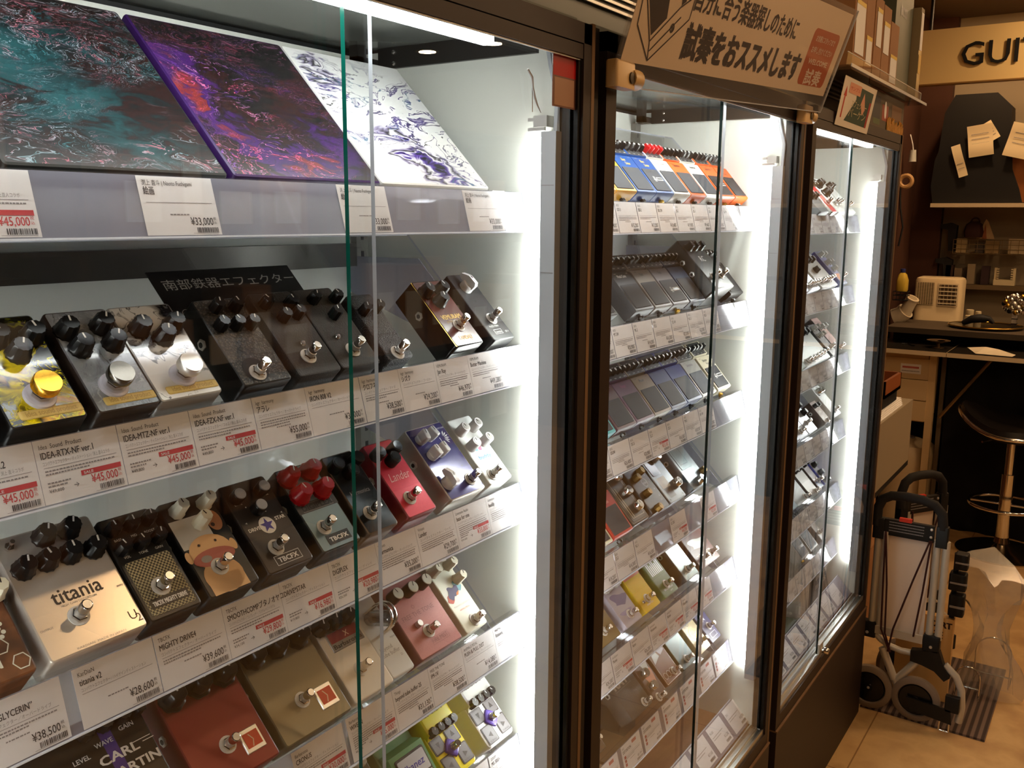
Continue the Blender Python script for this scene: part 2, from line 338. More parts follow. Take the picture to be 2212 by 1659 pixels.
def cabinet(i):
    c = CAB[i]; xl, xr = c['xl'], c['xr']; d = .365
    e = empty('display_cabinet', 'dark brown glass-fronted showcase of effect pedals, %s of the three' % c['word'], 'showcase', 'row of glass showcases', ((xl+xr)/2, 0, 0))
    ox = (xl+xr)/2; xl -= ox; xr -= ox
    def mb(): return MB()
    b = mb(); b.box((xl-.028, -.003, 0), (xr+.0265, .44, .352), BROWN); b.box((xl-.028, -.0045, .352), (xr+.0265, .44, .356), TAN); b.build('plinth', e)
    for nm, x0, x1 in (('side_panel', xr, xr+.019), ('side_panel', xl-.028, xl)):
        b = mb(); b.box((x0, 0, .356), (x1, .44, 1.774), BROWN)
        xi = x0-.0012 if x0 == xr else x1
        b.box((xi, .02, .40), (xi+.0012, d, 1.768), WHITEP); b.build(nm, e)
    b = mb(); b.box((xr+.019, -.0005, .356), (xr+.0265, .012, 1.776), TAN); b.build('edge_band', e)
    b = mb(); b.box((xr+.0265, .003, .0), (xr+.043, .05, 1.774), BROWND); b.box((xr+.043, .012, 0), (xr+.060, .05, 1.774), BLKM); b.build('filler_strip', e)
    b = mb(); b.box((xl, d, .40), (xr, d+.012, 1.763), WHITEP); b.box((xl, d-.001, 1.763), (xr, d+.012, 1.768), BLKM); b.build('back_panel', e)
    b = mb(); b.box((xl-.028, 0, 1.75), (xr+.019, .022, 1.774), BROWN); b.box((xl, .001, 1.7318), (xr, .0034, 1.7488), BROWN); b.build('header_rail', e)
    b = mb(); b.box((xl-.028, .022, 1.772), (xr+.019, .44, 1.785), GREYC); b.build('top_panel', e)
    b = mb(); b.box((xl, .0035, 1.7300), (xr, .0065, 1.7480), ALU); b.box((xl, .0195, 1.7352), (xr, .0215, 1.7480), ALU); b.box((xl, .033, 1.7392), (xr, .035, 1.7480), ALU); b.box((xl, .0035, 1.7440), (xr, .036, 1.7485), ALU); b.build('top_track', e)
    b = mb(); b.box((xl, 0, .356), (xr, .04, .386), BROWN); b.box((xl, .004, .386), (xr, .036, .392), ALU); b.box((xl, .004, .392), (xr, .007, .40), ALU); b.box((xl, .018, .392), (xr, .0205, .40), ALU); b.box((xl, .033, .392), (xr, .036, .40), ALU); b.build('bottom_track', e)
    b = mb(); b.box((xl, .04, .385), (xr, d, .40), NOISE('cabinet_floor_wood', [(.3, (120, 78, 54)), (.7, (150, 104, 76))], 9, .4, (1, 8, 1))); b.build('bottom_board', e)
    if i == 0:
        b = mb(); b.box((xl, .33, 1.470), (xr-.06, .352, 1.502), P('beam_grey', (74, 70, 64), .3, .3)); b.build('cross_beam', e)
    # sliding panes: the right one runs in the front track
    for x0, x1, y0, lab in ((c['teal']-ox, xr-.006, .010, 1), (xl+.002, c['xb']-ox, .024, 0)):
        b = mb(); p = [(x0, y0), (x1, y0), (x1, y0+.005), (x0, y0+.005)]
        for k in range(4):
            (ax, ay), (bx_, by) = p[k], p[(k+1) % 4]
            b.quad([(ax, ay, .396), (bx_, by, .396), (bx_, by, 1.742), (ax, ay, 1.742)], GLASS if k in (0, 2) else ((TEAL if i == 0 else DKEDGE) if (k == 3 and lab) else EDGE))
        b.build('sliding_glass_door', e)
    b = mb(); b.box((xr-.006, .004, .40), (xr, .03, 1.735), RUB); b.build('door_seal', e)
    # top corner: brackets
    b = mb(); b.box((xr-.008, .065, 1.744), (xr-.0014, .33, 1.772), DKMET)
    for y in (.30,):
        for z in (1.75, 1.765): b.lathe([(.0035, 0), (.003, .002), (.001, .003)], (xr-.008, y, z), CHROME, 10, axis=Matrix.Rotation(-PI/2, 3, 'Y'))
    b.build('top_arm', e)
    b = mb(); b.box((xr-.05, .33, 1.745), (xr-.032, .345, 1.772), DKMET); b.box((xr-.05, .33, 1.745), (xr-.008, .345, 1.757), DKMET); b.build('corner_post', e)
    b = mb(); b.box((xr-.036, d-.012, .41), (xr-.012, d-.001, 1.744), P('upright_grey', (120, 118, 112), .4, .5))
    for k in range(50): b.box((xr-.027, d-.0125, .44+k*.026), (xr-.021, d-.012, .45+k*.026), BLKM)
    b.build('slotted_upright', e)
    L = empty('side_light', None, None); L.parent = e
    led_bar(L, xr-.0014, 'r', LED[i], (.50, .548, .505)[i])
    if c['left']:
        L = empty('side_light', None, None); L.parent = e; led_bar(L, xl+.0014, 'l', LED[i], (.50, .548, .505)[i])
    if c['top']:
        a, z = c['top'][0]-ox, c['top'][1]-ox
        up = .019 if i == 1 else 0  # middle showcase: unseen strip added above the header to light cards and interior
        b = mb(); b.box((a-.01, .042, 1.746+up), (z+.01, .062, 1.772), LEDH); h = b.build('top_light', e)
        b = mb(); b.box((a, .044, 1.7335+up), (z, .058, 1.746+up), LED[i]); b.build('light_strip', h)
    # small glass stop knob on the bottom edge of the front pane
    if i == 2:
        b = mb(); x = c['teal']-ox; b.lathe([(.008, 0), (.0085, .002), (.0085, .022), (.007, .024)], (x+.015, .008, .405), CHROME, 14, axis=Matrix.Rotation(PI/2, 3, 'X'))
        b.box((x-.004, .004, .398), (x+.03, .0095, .425), SATIN); b.build('door_lock', e)
    return e
for i in range(3): cabinet(i)

def rail_frame(i, k):
    c = CAB[i]; return frame((0, .088+c['yo'], c['zr'][k]), (1, 0, 0), (0, .013, .05))
def deck_pt(i, k, x, s, h=0.):
    c = CAB[i]; y = .088+c['yo']+.022*SN; z = c['zr'][k]-.022*CS
    return (x, y+s*CS-h*SN, z+s*SN+h*CS)
def shelf(i, k):
    c = CAB[i]; x0, x1 = c['xl']+.006, c['xr']-.003
    ordw = ('top', 'second', 'third', 'fourth', 'fifth', 'sixth')[k]
    e = empty('display_shelf', 'clear acrylic sloping shelf, %s one down in the %s showcase' % (ordw, c['word']), 'shelf', 'sloping acrylic shelves', (x0, 0, 0))
    b = MB(); b.M = Matrix.Translation((-x0, 0, 0)) @ frame(deck_pt(i, k, 0, 0), (1, 0, 0), (0, CS, SN))
    t = .003; xa, xb = x0, x1-.03
    b.quad([(xa, -.004, 0), (xb, -.004, 0), (xb, .222, 0), (xa, .222, 0)], ACRYL); b.quad([(xa, -.004, -t), (xa, .222, -t), (xb, .222, -t), (xb, -.004, -t)], ACRYL)
    b.quad([(xb, -.004, -t), (xb, .222, -t), (xb, .222, 0), (xb, -.004, 0)], EDGE); b.quad([(xa, .222, -t), (xa, .222, 0), (xb, .222, 0), (xb, .222, -t)], EDGE)
    b.build('sloping_deck', e)
    b = MB(); b.M = Matrix.Translation((-x0, 0, 0)) @ rail_frame(i, k)
    b.quad([(x0, -.0515, .0016), (x1, -.0515, .0016), (x1, 0, .0016), (x0, 0, .0016)], SLEEVE)
    b.quad([(x0, -.0515, -.0012), (x1, -.0515, -.0012), (x1, .0, -.0012), (x0, .0, -.0012)], FROST)
    b.box((x0, -.0530, -.0016), (x1, -.0515, .0022), EDGE); b.box((x1-.0008, -.0515, -.0012), (x1, 0, .0016), EDGE)  # bottom fold; its bright edge highlight is put in as pale colour
    b.quad([(x0, 0, .0016), (x1, 0, .0016), (x1, .002, -.012), (x0, .002, -.012)], ACRYL)
    b.quad([(x0, .002, -.012), (x1, .002, -.012), (x1, -.010, -.026), (x0, -.010, -.026)], ACRYL)
    b.build('price_rail', e)
    b = MB(); b.M = Matrix.Translation((-x0, 0, 0))
    for x in (x0+.01, x1-.04):
        p = deck_pt(i, k, x, .0, -.004); q = deck_pt(i, k, x, .18, -.004)
        b.prism([(p[1], p[2]), (q[1], q[2]), (.364, q[2]), (.364, q[2]-.05), (p[1]+.01, p[2]-.006)], x, x+.002, FROST)
    b.build('support_gusset', e)
for i in range(3):
    for k in range(6): shelf(i, k)

def smalltext(b, x0, x1, y, rnd, mat=None, h=.0014):
    x = x0
    while x < x1-.002:
        q = rnd.uniform(.0012, .003); b.rect(x, y, min(x+q, x1), y+h, mat or INKG, .0005); x += q+.0006

# ------------------------------------------------------------------ effect pedals: builders
KM = {}
def knob_mesh(kind):
    """one mesh per kind of knob; base at z=0"""
    if kind in KM: return KM[kind]
    b = MB()
    def pointer(r, h, mat=WHT, w=.0007, lo=.15): b.box((-w, r*lo, h), (w, r*.97, h+.0003), mat)
    if kind == 'black':
        b.lathe([(.0098, 0), (.0098, .002), (.0088, .003), (.0076, .0135), (.0068, .0145)], (0, 0, 0), BLK, 24, .04, 12); pointer(.0066, .0145)
    elif kind == 'black_big':
        b.lathe([(.0135, 0), (.0135, .003), (.0108, .005), (.0092, .0175), (.008, .019)], (0, 0, 0), BLK, 28, .05, 7); pointer(.0085, .019, w=.0009)
    elif kind == 'black_small':
        b.lathe([(.0066, 0), (.0062, .011), (.0055, .0125)], (0, 0, 0), BLK, 18, .06, 9); pointer(.0054, .0125, w=.0005)
    elif kind == 'silver_cap':
        b.lathe([(.0074, 0), (.0074, .010), (.0068, .011)], (0, 0, 0), BLK, 20); b.lathe([(.0062, .011), (.006, .0122)], (0, 0, 0), SATIN, 20)
    elif kind == 'cream_cap':
        b.lathe([(.0086, 0), (.0082, .014), (.0078, .0155)], (0, 0, 0), P('dark_knob', (46, 36, 34), .4), 20); b.lathe([(.0078, .0155), (.0074, .0165)], (0, 0, 0), CREAM, 20); pointer(.0074, .0165, BLK, .0004)
    elif kind == 'chrome_cap':
        b.lathe([(.0082, 0), (.0082, .013), (.0076, .014)], (0, 0, 0), BLK, 22); b.lathe([(.0068, .014), (.0064, .0152)], (0, 0, 0), P('glossy_dark_cap', (70, 74, 76), .12, .6), 20)
    elif kind == 'cream':
        b.lathe([(.0080, 0), (.0078, .002), (.0070, .003), (.0062, .0165), (.0055, .0175)], (0, 0, 0), CREAM, 24, .05, 8); pointer(.0055, .0175, BLK, .0005)
    elif kind == 'white':
        b.lathe([(.0076, 0), (.0076, .002), (.0074, .015), (.0068, .016)], (0, 0, 0), KWHITE, 20); b.lathe([(.0052, .016), (.005, .0165)], (0, 0, 0), SATIN, 16); pointer(.005, .0165, BLK, .0004)
    elif kind == 'white_ridge':
        b.lathe([(.0075, 0), (.0072, .004), (.0066, .005)], (0, 0, 0), KWHITE, 18); b.rbox((-.0042, -.0078, .004), (.0042, .0078, .017), .0025, KWHITE); pointer(.0072, .017, BLK, .0004, .1)
    elif kind == 'chicken':
        b.lathe([(.0095, 0), (.0092, .007), (.008, .009)], (0, 0, 0), KWHITE, 20); b.prism([(-.009, .006), (.012, .006), (.0165, .007), (.0165, .012), (.006, .018), (-.007, .018), (-.0095, .014)], -.0034, .0034, KWHITE); b.box((-.0005, .002, .0181), (.0005, .006, .0184), BLK)
    elif kind == 'red':
        b.lathe([(.0118, 0), (.0116, .004), (.0098, .006), (.0084, .0165), (.0074, .018)], (0, 0, 0), KRED, 26, .03, 13); pointer(.0075, .018, WHT, .0006)
    elif kind == 'red_small':
        b.lathe([(.007, 0), (.0064, .012), (.0055, .0132)], (0, 0, 0), KRED, 16, .08, 6); pointer(.0055, .0132)
    elif kind == 'clear':
        b.lathe([(.0085, 0), (.0085, .003), (.0072, .004), (.0066, .015), (.0058, .016)], (0, 0, 0), P('smoky_clear_knob', (200, 204, 200), .1), 18, .08, 6); pointer(.0055, .016, BLK, .0005)
    elif kind == 'brass':
        b.lathe([(.0075, 0), (.007, .011), (.0062, .0125)], (0, 0, 0), P('dull_brass', (128, 100, 50), .4, .7), 18, .04, 9); pointer(.006, .0125, BLK, .0005)
    elif kind == 'chrome':
        b.lathe([(.0095, 0), (.009, .013), (.008, .0145)], (0, 0, 0), CHROME, 20, .03, 10); pointer(.0075, .0145, BLK, .0006)
    elif kind == 'black_peak':
        b.lathe([(.0068, 0), (.0064, .004), (.0046, .011), (.003, .0122)], (0, 0, 0), BLK, 12, .12, 6); b.lathe([(.0028, .0122), (.0024, .0128)], (0, 0, 0), SATIN, 10); pointer(.006, .009, WHT, .0005, .5)
    me = b.build('knob').data; o = D.objects[-1] if False else None
    for ob in [x for x in D.objects if x.data == me]: D.objects.remove(ob)
    KM[kind] = me; return me
def switch_mesh(kind):
    if ('s', kind) in KM: return KM[('s', kind)]
    b = MB()
    if kind == 'foot':
        b.lathe([(.0090, 0), (.0090, .001), (.0062, .0012)], (0, 0, 0), P('nylon_washer', (210, 208, 204), .4), 20)
        b.lathe([(.0068, .001), (.0068, .004), (.006, .0046)], (0, 0, 0), CHROME, 6); b.lathe([(.0050, .004), (.0050, .009), (.0046, .0092)], (0, 0, 0), SATIN, 18)
        b.lathe([(.0044, .009), (.0046, .0105), (.0050, .0185), (.0046, .0196), (.0038, .02)], (0, 0, 0), CHROME, 20, cap=SATIN)
    elif kind in ('foot_gold', 'foot_grey', 'foot_silver'):
        top = {'foot_gold': GOLD, 'foot_grey': P('gunmetal', (120, 116, 110), .25, 1.), 'foot_silver': SATIN}[kind]
        b.lathe([(.0125, 0), (.012, .0025), (.010, .003)], (0, 0, 0), P('milky_ring', (215, 212, 222), .3), 24)
        b.lathe([(.0078, .0028), (.0078, .0065), (.0072, .007)], (0, 0, 0), CHROME, 6); b.lathe([(.0058, .006), (.0058, .012)], (0, 0, 0), SATIN, 18)
        b.lathe([(.0105, .012), (.0108, .0128), (.0108, .0195), (.0102, .0205)], (0, 0, 0), top, 28)
    elif kind == 'toggle':
        b.lathe([(.004, 0), (.004, .003)], (0, 0, 0), CHROME, 6); b.lathe([(.0014, .003), (.002, .011)], (0, 0, 0), CHROME, 10)
    elif kind == 'lamp':
        b.lathe([(.0036, 0), (.0034, .002), (.0026, .003)], (0, 0, 0), CHROME, 14); b.lathe([(.002, .003), (.0012, .0042)], (0, 0, 0), P('led_lens', (160, 150, 150), .1), 12)
    elif kind == 'button':
        b.lathe([(.0044, 0), (.0044, .006), (.004, .0065)], (0, 0, 0), SATIN, 16)
    elif kind == 'foot_blue':
        b.lathe([(.0125, 0), (.0115, .003), (.009, .004)], (0, 0, 0), P('purple_ring', (88, 66, 160), .3), 8, .1, 4); b.lathe([(.0062, .003), (.0062, .0065)], (0, 0, 0), CHROME, 6)
        b.lathe([(.0044, .006), (.005, .016), (.0042, .0172)], (0, 0, 0), CHROME, 18)
    me = b.build('switch').data
    for ob in [x for x in D.objects if x.data == me]: D.objects.remove(ob)
    KM[('s', kind)] = me; return me
def jack(b, x, y, z):
    """input socket on the left flank (normal -x)"""
    A = Matrix.Rotation(-PI/2, 3, 'Y')
    b.lathe([(.0058, 0), (.0058, .0015), (.0040, .002)], (x, y, z), SATIN, 6, axis=A); b.lathe([(.0030, .0012), (.0028, .0022)], (x, y, z), BLK, 12, axis=A)
GP = ('effect pedals in the nearest showcase', 'effect pedals in the middle showcase', 'effect pedals in the farthest showcase')
def place(i, k, x, s, name, label, cat='effect pedal', tilt=0.):
    e = empty(name, label, cat, GP[i] if cat == 'effect pedal' else None, deck_pt(i, k, x, s), (TH, 0, 0)); return e
def pedal(i, k, x0, w, label, L=.108, h=.036, body=None, top=None, knobs=(), kind='black', foot=((.5, .26),), fkind='foot', deco=None, s0=.004, r=.004, jk=True, extra=(), name='effect_pedal'):
    """small die-cast stomp box: body, knobs, foot switch. knobs/foot in mm from the near left corner, or fractions for foot"""
    e = place(i, k, x0, s0, name, label)
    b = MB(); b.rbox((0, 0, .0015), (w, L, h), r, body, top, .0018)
    for fx, fy in ((.008, .008), (w-.008, .008), (.008, L-.008), (w-.008, L-.008)): b.lathe([(.004, 0), (.004, .0016)], (fx, fy, 0), RUB, 10)
    if jk: jack(b, 0, L*.62, h*.5)
    if deco: b.M = Matrix.Translation((0, 0, h)); deco(b, w, L); b.M = Matrix.Identity(4)
    b.build('body', e)
    for n, q in enumerate(knobs):
        kk = q[2] if len(q) > 2 else kind
        o = link('knob', knob_mesh(kk), e, (q[0]/1000, q[1]/1000-s0, h), (0, 0, random.uniform(-.5, .5)))
    for q in foot:
        kk = q[2] if len(q) > 2 else fkind
        x, y = (q[0]/1000, q[1]/1000-s0) if q[0] > 1 else (q[0]*w, q[1]*L)
        link({'toggle': 'toggle_switch', 'lamp': 'indicator_lamp', 'button': 'push_button'}.get(kk, 'foot_switch'), switch_mesh(kk), e, (x, y, h))
    return e
def blob(b, cx, cy, rx, ry, mat, z, n=22, wob=0., ph=0.): b.quad([(cx+rx*(1+wob*math.sin(3*2*PI*i/n+ph))*math.cos(2*PI*i/n), cy+ry*(1+wob*math.cos(2*2*PI*i/n+ph))*math.sin(2*PI*i/n), z) for i in range(n)], mat)
def ringflat(b, cx, cy, r0, r1, mat, z, n=24, sides=None):
    n = sides or n; pts = []
    for i in range(n):
        t = 2*PI*i/n; pts += [(cx+r0*math.cos(t), cy+r0*math.sin(t), z), (cx+r1*math.cos(t), cy+r1*math.sin(t), z)]
    b.add(pts, [(2*i, 2*i+1, (2*i+3) % (2*n), (2*i+2) % (2*n)) for i in range(n)], mat)
def outline(b, x0, y0, x1, y1, t, mat, z=.0002):
    b.rect(x0, y0, x1, y0+t, mat, z); b.rect(x0, y1-t, x1, y1, mat, z); b.rect(x0, y0+t, x0+t, y1-t, mat, z); b.rect(x1-t, y0+t, x1, y1-t, mat, z)
def star(b, cx, cy, r, mat, z=.0004):
    b.quad([(cx+(r if j % 2 == 0 else r*.42)*math.sin(PI*j/5), cy+(r if j % 2 == 0 else r*.42)*math.cos(PI*j/5), z) for j in range(10)], mat)

# ------------------------------------------------------------------ nearest showcase: canvases on the top shelf
MP1 = MARBLE('poured_paint_teal', [(.35, (8, 8, 9)), (.50, (12, 13, 15)), (.57, (34, 12, 11)), (.62, (16, 14, 17)), (.70, (14, 46, 50)), (.80, (24, 66, 70)), (.90, (26, 30, 38))], [(.35, (46, 104, 112)), (.48, (150, 160, 170)), (.58, (170, 84, 100)), (.7, (30, 84, 92))], 7.5, .55, .3, 9, .018, 2.3, (.45, .56), (.8, 1.6, 1), focus=((.08, .10, .10, .24), (.02, .15, .08, .18), (.14, .01, .08, .20)))
MP2 = MARBLE('poured_paint_purple', [(.35, (9, 8, 10)), (.50, (15, 10, 13)), (.56, (40, 14, 12)), (.62, (24, 12, 26)), (.70, (58, 18, 88)), (.80, (44, 20, 70)), (.9, (110, 34, 30))], [(.35, (110, 60, 150)), (.48, (180, 120, 160)), (.58, (200, 76, 104)), (.7, (84, 50, 150))], 7.5, .55, .3, 9, .015, 7.7, (.50, .62), (.8, 1.6, 1), focus=((.03, .16, .07, .33), (.03, .09, .06, .33), (.17, .05, .09, .30), (.08, .01, .08, .28)))
MP3 = MARBLE('poured_paint_white', [(.40, (228, 228, 226)), (.60, (222, 222, 222)), (.63, (150, 142, 170)), (.655, (20, 17, 26)), (.70, (228, 226, 230)), (.73, (84, 56, 150)), (.77, (22, 18, 28)), (1., (14, 12, 18))], [(.4, (30, 27, 38)), (.55, (90, 74, 140)), (.65, (40, 100, 130))], 4.6, .75, .3, 3, .026, 9.1, (.42, .54), (.8, 1.7, 1), fine=False, focus=((.10, .03, .085, .38), (.04, .12, .09, .20), (.05, .19, .06, .18)))
GPN = 'poured-paint canvases on the top shelf'
def canvas(x0, w, L, mat, side, label):
    e = place(0, 0, x0, .004, 'painting', label, 'painting'); e['group'] = GPN
    b = MB(); b.rbox((0, 0, .0005), (w, L, .022), .004, side, mat, .003); b.build('painted_canvas', e)
canvas(.178, .174, .217, MP2, P('canvas_edge_black', (22, 18, 20), .5), 'dark canvas at the left end of the top shelf, cut off by the picture edge')
canvas(.357, .200, .217, MP1, P('canvas_edge_dark', (16, 20, 20), .5), 'dark canvas with swirls of teal, white and red poured paint')
canvas(.563, .196, .217, MP2, P('canvas_edge_purple', (50, 22, 80), .4), 'dark canvas with streaks of purple, pink and orange poured paint')
canvas(.7605, .199, .217, MP3, P('canvas_edge_white', (226, 226, 222), .5), 'white canvas marbled with black and violet poured paint')

# ------------------------------------------------------------------ nearest showcase: second shelf
def lab_plate(txt):
    def f(b, w, L):
        b.rbox((w*.16, .006, 0), (w*.98, .0145, .0008), .002, P('gold_plate', (222, 196, 118), .4)); b.text(txt, w*.57, .0082, .0068, P('plate_engraving', (190, 160, 92), .5), .001, 'c', bold=.02, width=w*.66)
    return f
MY = MARBLE('poured_yellow_black', [(.35, (14, 12, 10)), (.55, (20, 18, 12)), (.60, (150, 140, 14)), (.66, (222, 200, 16)), (.69, (30, 28, 14)), (.74, (232, 176, 14)), (.8, (40, 36, 14)), (.86, (226, 200, 16))], [(.4, (190, 200, 20)), (.6, (240, 220, 30))], 15, .10, .15, 3, .03, 1.9, (.45, .6), focus=((.02, .055, .035, .22), (.045, .01, .04, .25)))
MG = MARBLE('poured_grey', [(.3, (34, 36, 40)), (.45, (110, 116, 120)), (.6, (150, 154, 158)), (.75, (90, 94, 100))], [(.4, (40, 42, 46)), (.6, (200, 204, 206))], 22, .06, .2, 4, .02, 3.1, (.42, .6))
MW = MARBLE('poured_white_black', [(.3, (232, 232, 228)), (.52, (226, 226, 222)), (.58, (40, 40, 42)), (.66, (22, 22, 24)), (.74, (220, 220, 216))], [(.4, (20, 20, 22)), (.6, (90, 90, 92))], 15, .10, .12, 3, .016, 5.2, (.42, .55), fine=False, focus=((.03, .095, .05, .36), (.05, .03, .03, .16)))
SIDEB = P('black_enamel', (15, 14, 14), .35, spec=.3)
pedal(0, 1, .2705, .060, 'black and violet marbled stomp box at the left edge of the second shelf', .105, .036, SIDEB, MP2, [(18, 80), (44, 80)], foot=((33, 28),), fkind='foot_silver')
pedal(0, 1, .3405, .061, 'yellow and black marbled stomp box with a gold button', .105, .036, SIDEB, MY, [(50, 85), (33, 70), (22, 86)], foot=((32, 29),), fkind='foot_gold', deco=lab_plate('idea sound product'))
pedal(0, 1, .410, .057, 'smoky grey marbled stomp box with a dull steel button', .105, .036, P('dark_brown_enamel', (44, 34, 28), .35), MG, [(10, 87), (42, 88), (14, 68), (44, 69)], foot=((24, 28),), fkind='foot_grey', deco=lab_plate('idea sound product'))
pedal(0, 1, .467, .064, 'white and black marbled stomp box with a bright steel button', .105, .036, P('silver_enamel', (150, 148, 144), .3, .4), MW, [(18, 81), (52, 81), (36, 69)], foot=((33, 27),), fkind='foot_silver', deco=lab_plate('idea sound product'))
DOTS = NOISE('cast_iron_studs', [(.0, (120, 110, 98)), (.35, (60, 54, 48)), (.6, (18, 17, 16))], 420, .45, kind='voronoi', bump=.6)
IRON = NOISE('rough_cast_iron', [(.3, (30, 28, 27)), (.7, (48, 45, 42))], 500, .65, bump=.5)
pedal(0, 1, .555, .059, 'black cast iron stomp box studded all over with fine dots', .105, .036, SIDEB, DOTS, [(13, 74), (31, 73), (48, 72), (21, 96), (43, 95)], 'black_small', ((23, 17),), deco=lambda b, w, L: blob(b, .023, .017, .014, .014, BLKM, .0002))
pedal(0, 1, .624, .058, 'rough dark iron stomp box, first of two alike beside the glass edge', .108, .036, IRON, IRON, [(12, 95), (43, 92), (24, 76), (44, 78)], 'black_small', ((25, 26), (28, 42, 'lamp')))
pedal(0, 1, .6835, .058, 'rough dark iron stomp box half behind the green glass edge', .108, .036, IRON, IRON, [(19, 95), (51, 94), (34, 72)], 'black_small', ((29, 25), (20, 44, 'lamp')))
def kanji(b, w, L):
    for n in range(4): b.text('シズクの'[n], w*.45, L*.72-n*.011, .008, BLK, .0002, 'c')
pedal(0, 1, .755, .042, 'slim black crackle-finish stomp box with two knobs', .094, .036, P('black_crackle', (34, 34, 36), .35, bump=.8, bscale=700), None, [(9, 72), (32, 74)], 'black_small', ((19, 12),), deco=kanji)
WINE = P('wine_brown_enamel', (88, 42, 38), .22, coat=.5)
def vem(b, w, L):
    b.rect(-.0004, .001, .0022, L-.001, BRASS, -.0004)
    b.text('VEMURAM', w*.5, L*.40, .0098, P('gold_print', (214, 176, 84), .4), .0002, 'c', bold=.03, width=w*.66); b.text('BUTTER MACHINE', w*.5, L*.345, .0045, MC['gold_print'], .0002, 'c', width=w*.5)
    b.text('LANDAU', w*.5, L*.085, .0085, MC['gold_print'], .0002, 'c', bold=.03, width=w*.44); b.text('BUTTER', w*.5, L*.055, .003, MC['gold_print'], .0002, 'c', width=w*.4)
pedal(0, 1, .875, .0565, 'wine brown stomp box with gold lettering and black flank', .104, .038, P('black_gloss', (20, 18, 17), .2), WINE, [(10, 88, 'black'), (40, 89, 'black'), (24, 72, 'black')], foot=((30, 34),), deco=vem)
def fuzz(b, w, L):
    b.text('FUZZ MAN', w*.42, .021, .004, WHT, .0002, 'c'); outline(b, w*.28, .0095, w*.62, .017, .0005, WHT); b.text('CANADA', w*.45, .0112, .004, WHT, .0002, 'c', width=w*.28); b.text('CF-1', w*.82, .0105, .004, WHT, .0002, 'c')
    blob(b, w*.42, L*.58, .002, .002, BLK, .0002)
pedal(0, 1, .9555, .048, 'plain black stomp box with one white pointed knob', .112, .036, P('satin_charcoal', (44, 44, 46), .35), None, [(20, 92, 'chicken')], foot=((26, 38),), deco=fuzz)
# leaflet lying on the sloping deck behind the iron pedals
def leaflet():
    e = place(0, 1, .558, .088, 'leaflet', 'black leaflet with white brush-written Japanese heading behind the iron pedals', 'leaflet')
    b = MB(); b.box((.0, -.03, .0), (.185, .088, .0012), P('black_leaflet', (24, 20, 18), .35))
    b.text('南部鉄器エフェクター', .010, .064, .0150, P('leaflet_white', (190, 186, 178), .6), .0014, 'l', width=.172)
    for n in range(3): smalltext(b, .012, .125, .052-n*.0072, random.Random(n), INKG, .0024)
    ringflat(b, .018, .032, .0052, .0058, MC['leaflet_white'], .0014); b.text('美', .018, .029, .007, MC['leaflet_white'], .0014, 'c')
    b.build('printed_sheet', e)
leaflet()

# ------------------------------------------------------------------ nearest showcase: third shelf
def hexes(b, w, L):
    t = P('teal_print', (44, 92, 98), .4); b.rect(0, L*.12, w*.72, L*.62, t, .0001)
    hx = P('pale_print', (214, 214, 200), .5)
    for n, (x, y) in enumerate(((.62, .52), (.62, .41), (.62, .30), (.78, .24), (.90, .10), (.46, .36), (.46, .25), (.30, .30), (.30, .19))): ringflat(b, w*x, L*y, .0062, .0072, hx, .0003, sides=6)
    b.text('09', w*.52, L*.66, .015, hx, .0003, 'c', bold=.02); b.text('KarDiaN', w*.42, L*.10, .011, hx, .0003, 'c', bold=.02, width=w*.62)
    for n in range(5): blob(b, w*(.84+.03*(n % 2)), L*(.42-.03*n), .0018, .0018, hx, .0003)
pedal(0, 2, .262, .083, 'mottled brown and teal stomp box with pale hexagons', .118, .036, NOISE('mottled_brown', [(.35, (64, 34, 20)), (.6, (110, 66, 38)), (.75, (80, 46, 28))], 60, .35), None, [(30, 108, 'black_big'), (79, 77, 'cream'), (66, 108, 'black_big')], foot=((34, 34),), deco=hexes, s0=.006)
def titania(b, w, L):
    k = P('titania_print', (70, 62, 58), .4)
    b.text('titania', w*.52, L*.385, .019, k, .0002, 'c', bold=.012, width=w*.50); b.text('HIGH GAIN DISTORTION', w*.5, L*.355, .0028, INKG, .0002, 'c', width=w*.36)
    b.text('U', w*.865, L*.085, .012, k, .0002, 'l'); b.text('2', w*.925, L*.055, .011, k, .0002, 'l'); b.text('KARDIAN  MADE IN JAPAN', w*.52, L*.025, .0028, INKG, .0002, 'c', width=w*.5)
    b.text('OUTPUT', w*.04, L*.23, .0028, INKG, .0002); b.text('INPUT', w*.90, L*.36, .0028, INKG, .0002)
pedal(0, 2, .355, .0865, 'large pale champagne stomp box with six black knobs', .1165, .036, P('champagne_anodised', (214, 204, 192), .28, .55), None, [(41, 112), (63, 112), (14, 89), (34, 90), (54, 90), (75, 88)], 'black', ((37, 36), (12, 112, 'toggle')), deco=titania, s0=.006)
CHK = NOISE('grille_weave', [(.45, (58, 52, 40)), (.55, (178, 166, 128))], 520, .6, kind='checker')
def mighty(b, w, L):
    b.rbox((w*.08, L*.045, 0), (w*.92, L*.56, .0006), .003, CHK, CHK, .0002); b.rect(w*.13, L*.10, w*.86, L*.185, P('dark_plate', (46, 40, 34), .4), .0009); b.text('TBCFX MIGHTY DRIVE', w*.5, L*.118, .0062, WHT, .0011, 'c', bold=.03, width=w*.64)
    for n, (t, x, y) in enumerate((('VOL', .2, .60), ('TONE', .5, .60), ('GAIN', .8, .60), ('BASS', .2, .77), ('MID', .5, .77), ('BOOST', .8, .77))): b.text(t, w*x, L*y, .0034, WHT, .0002, 'c')
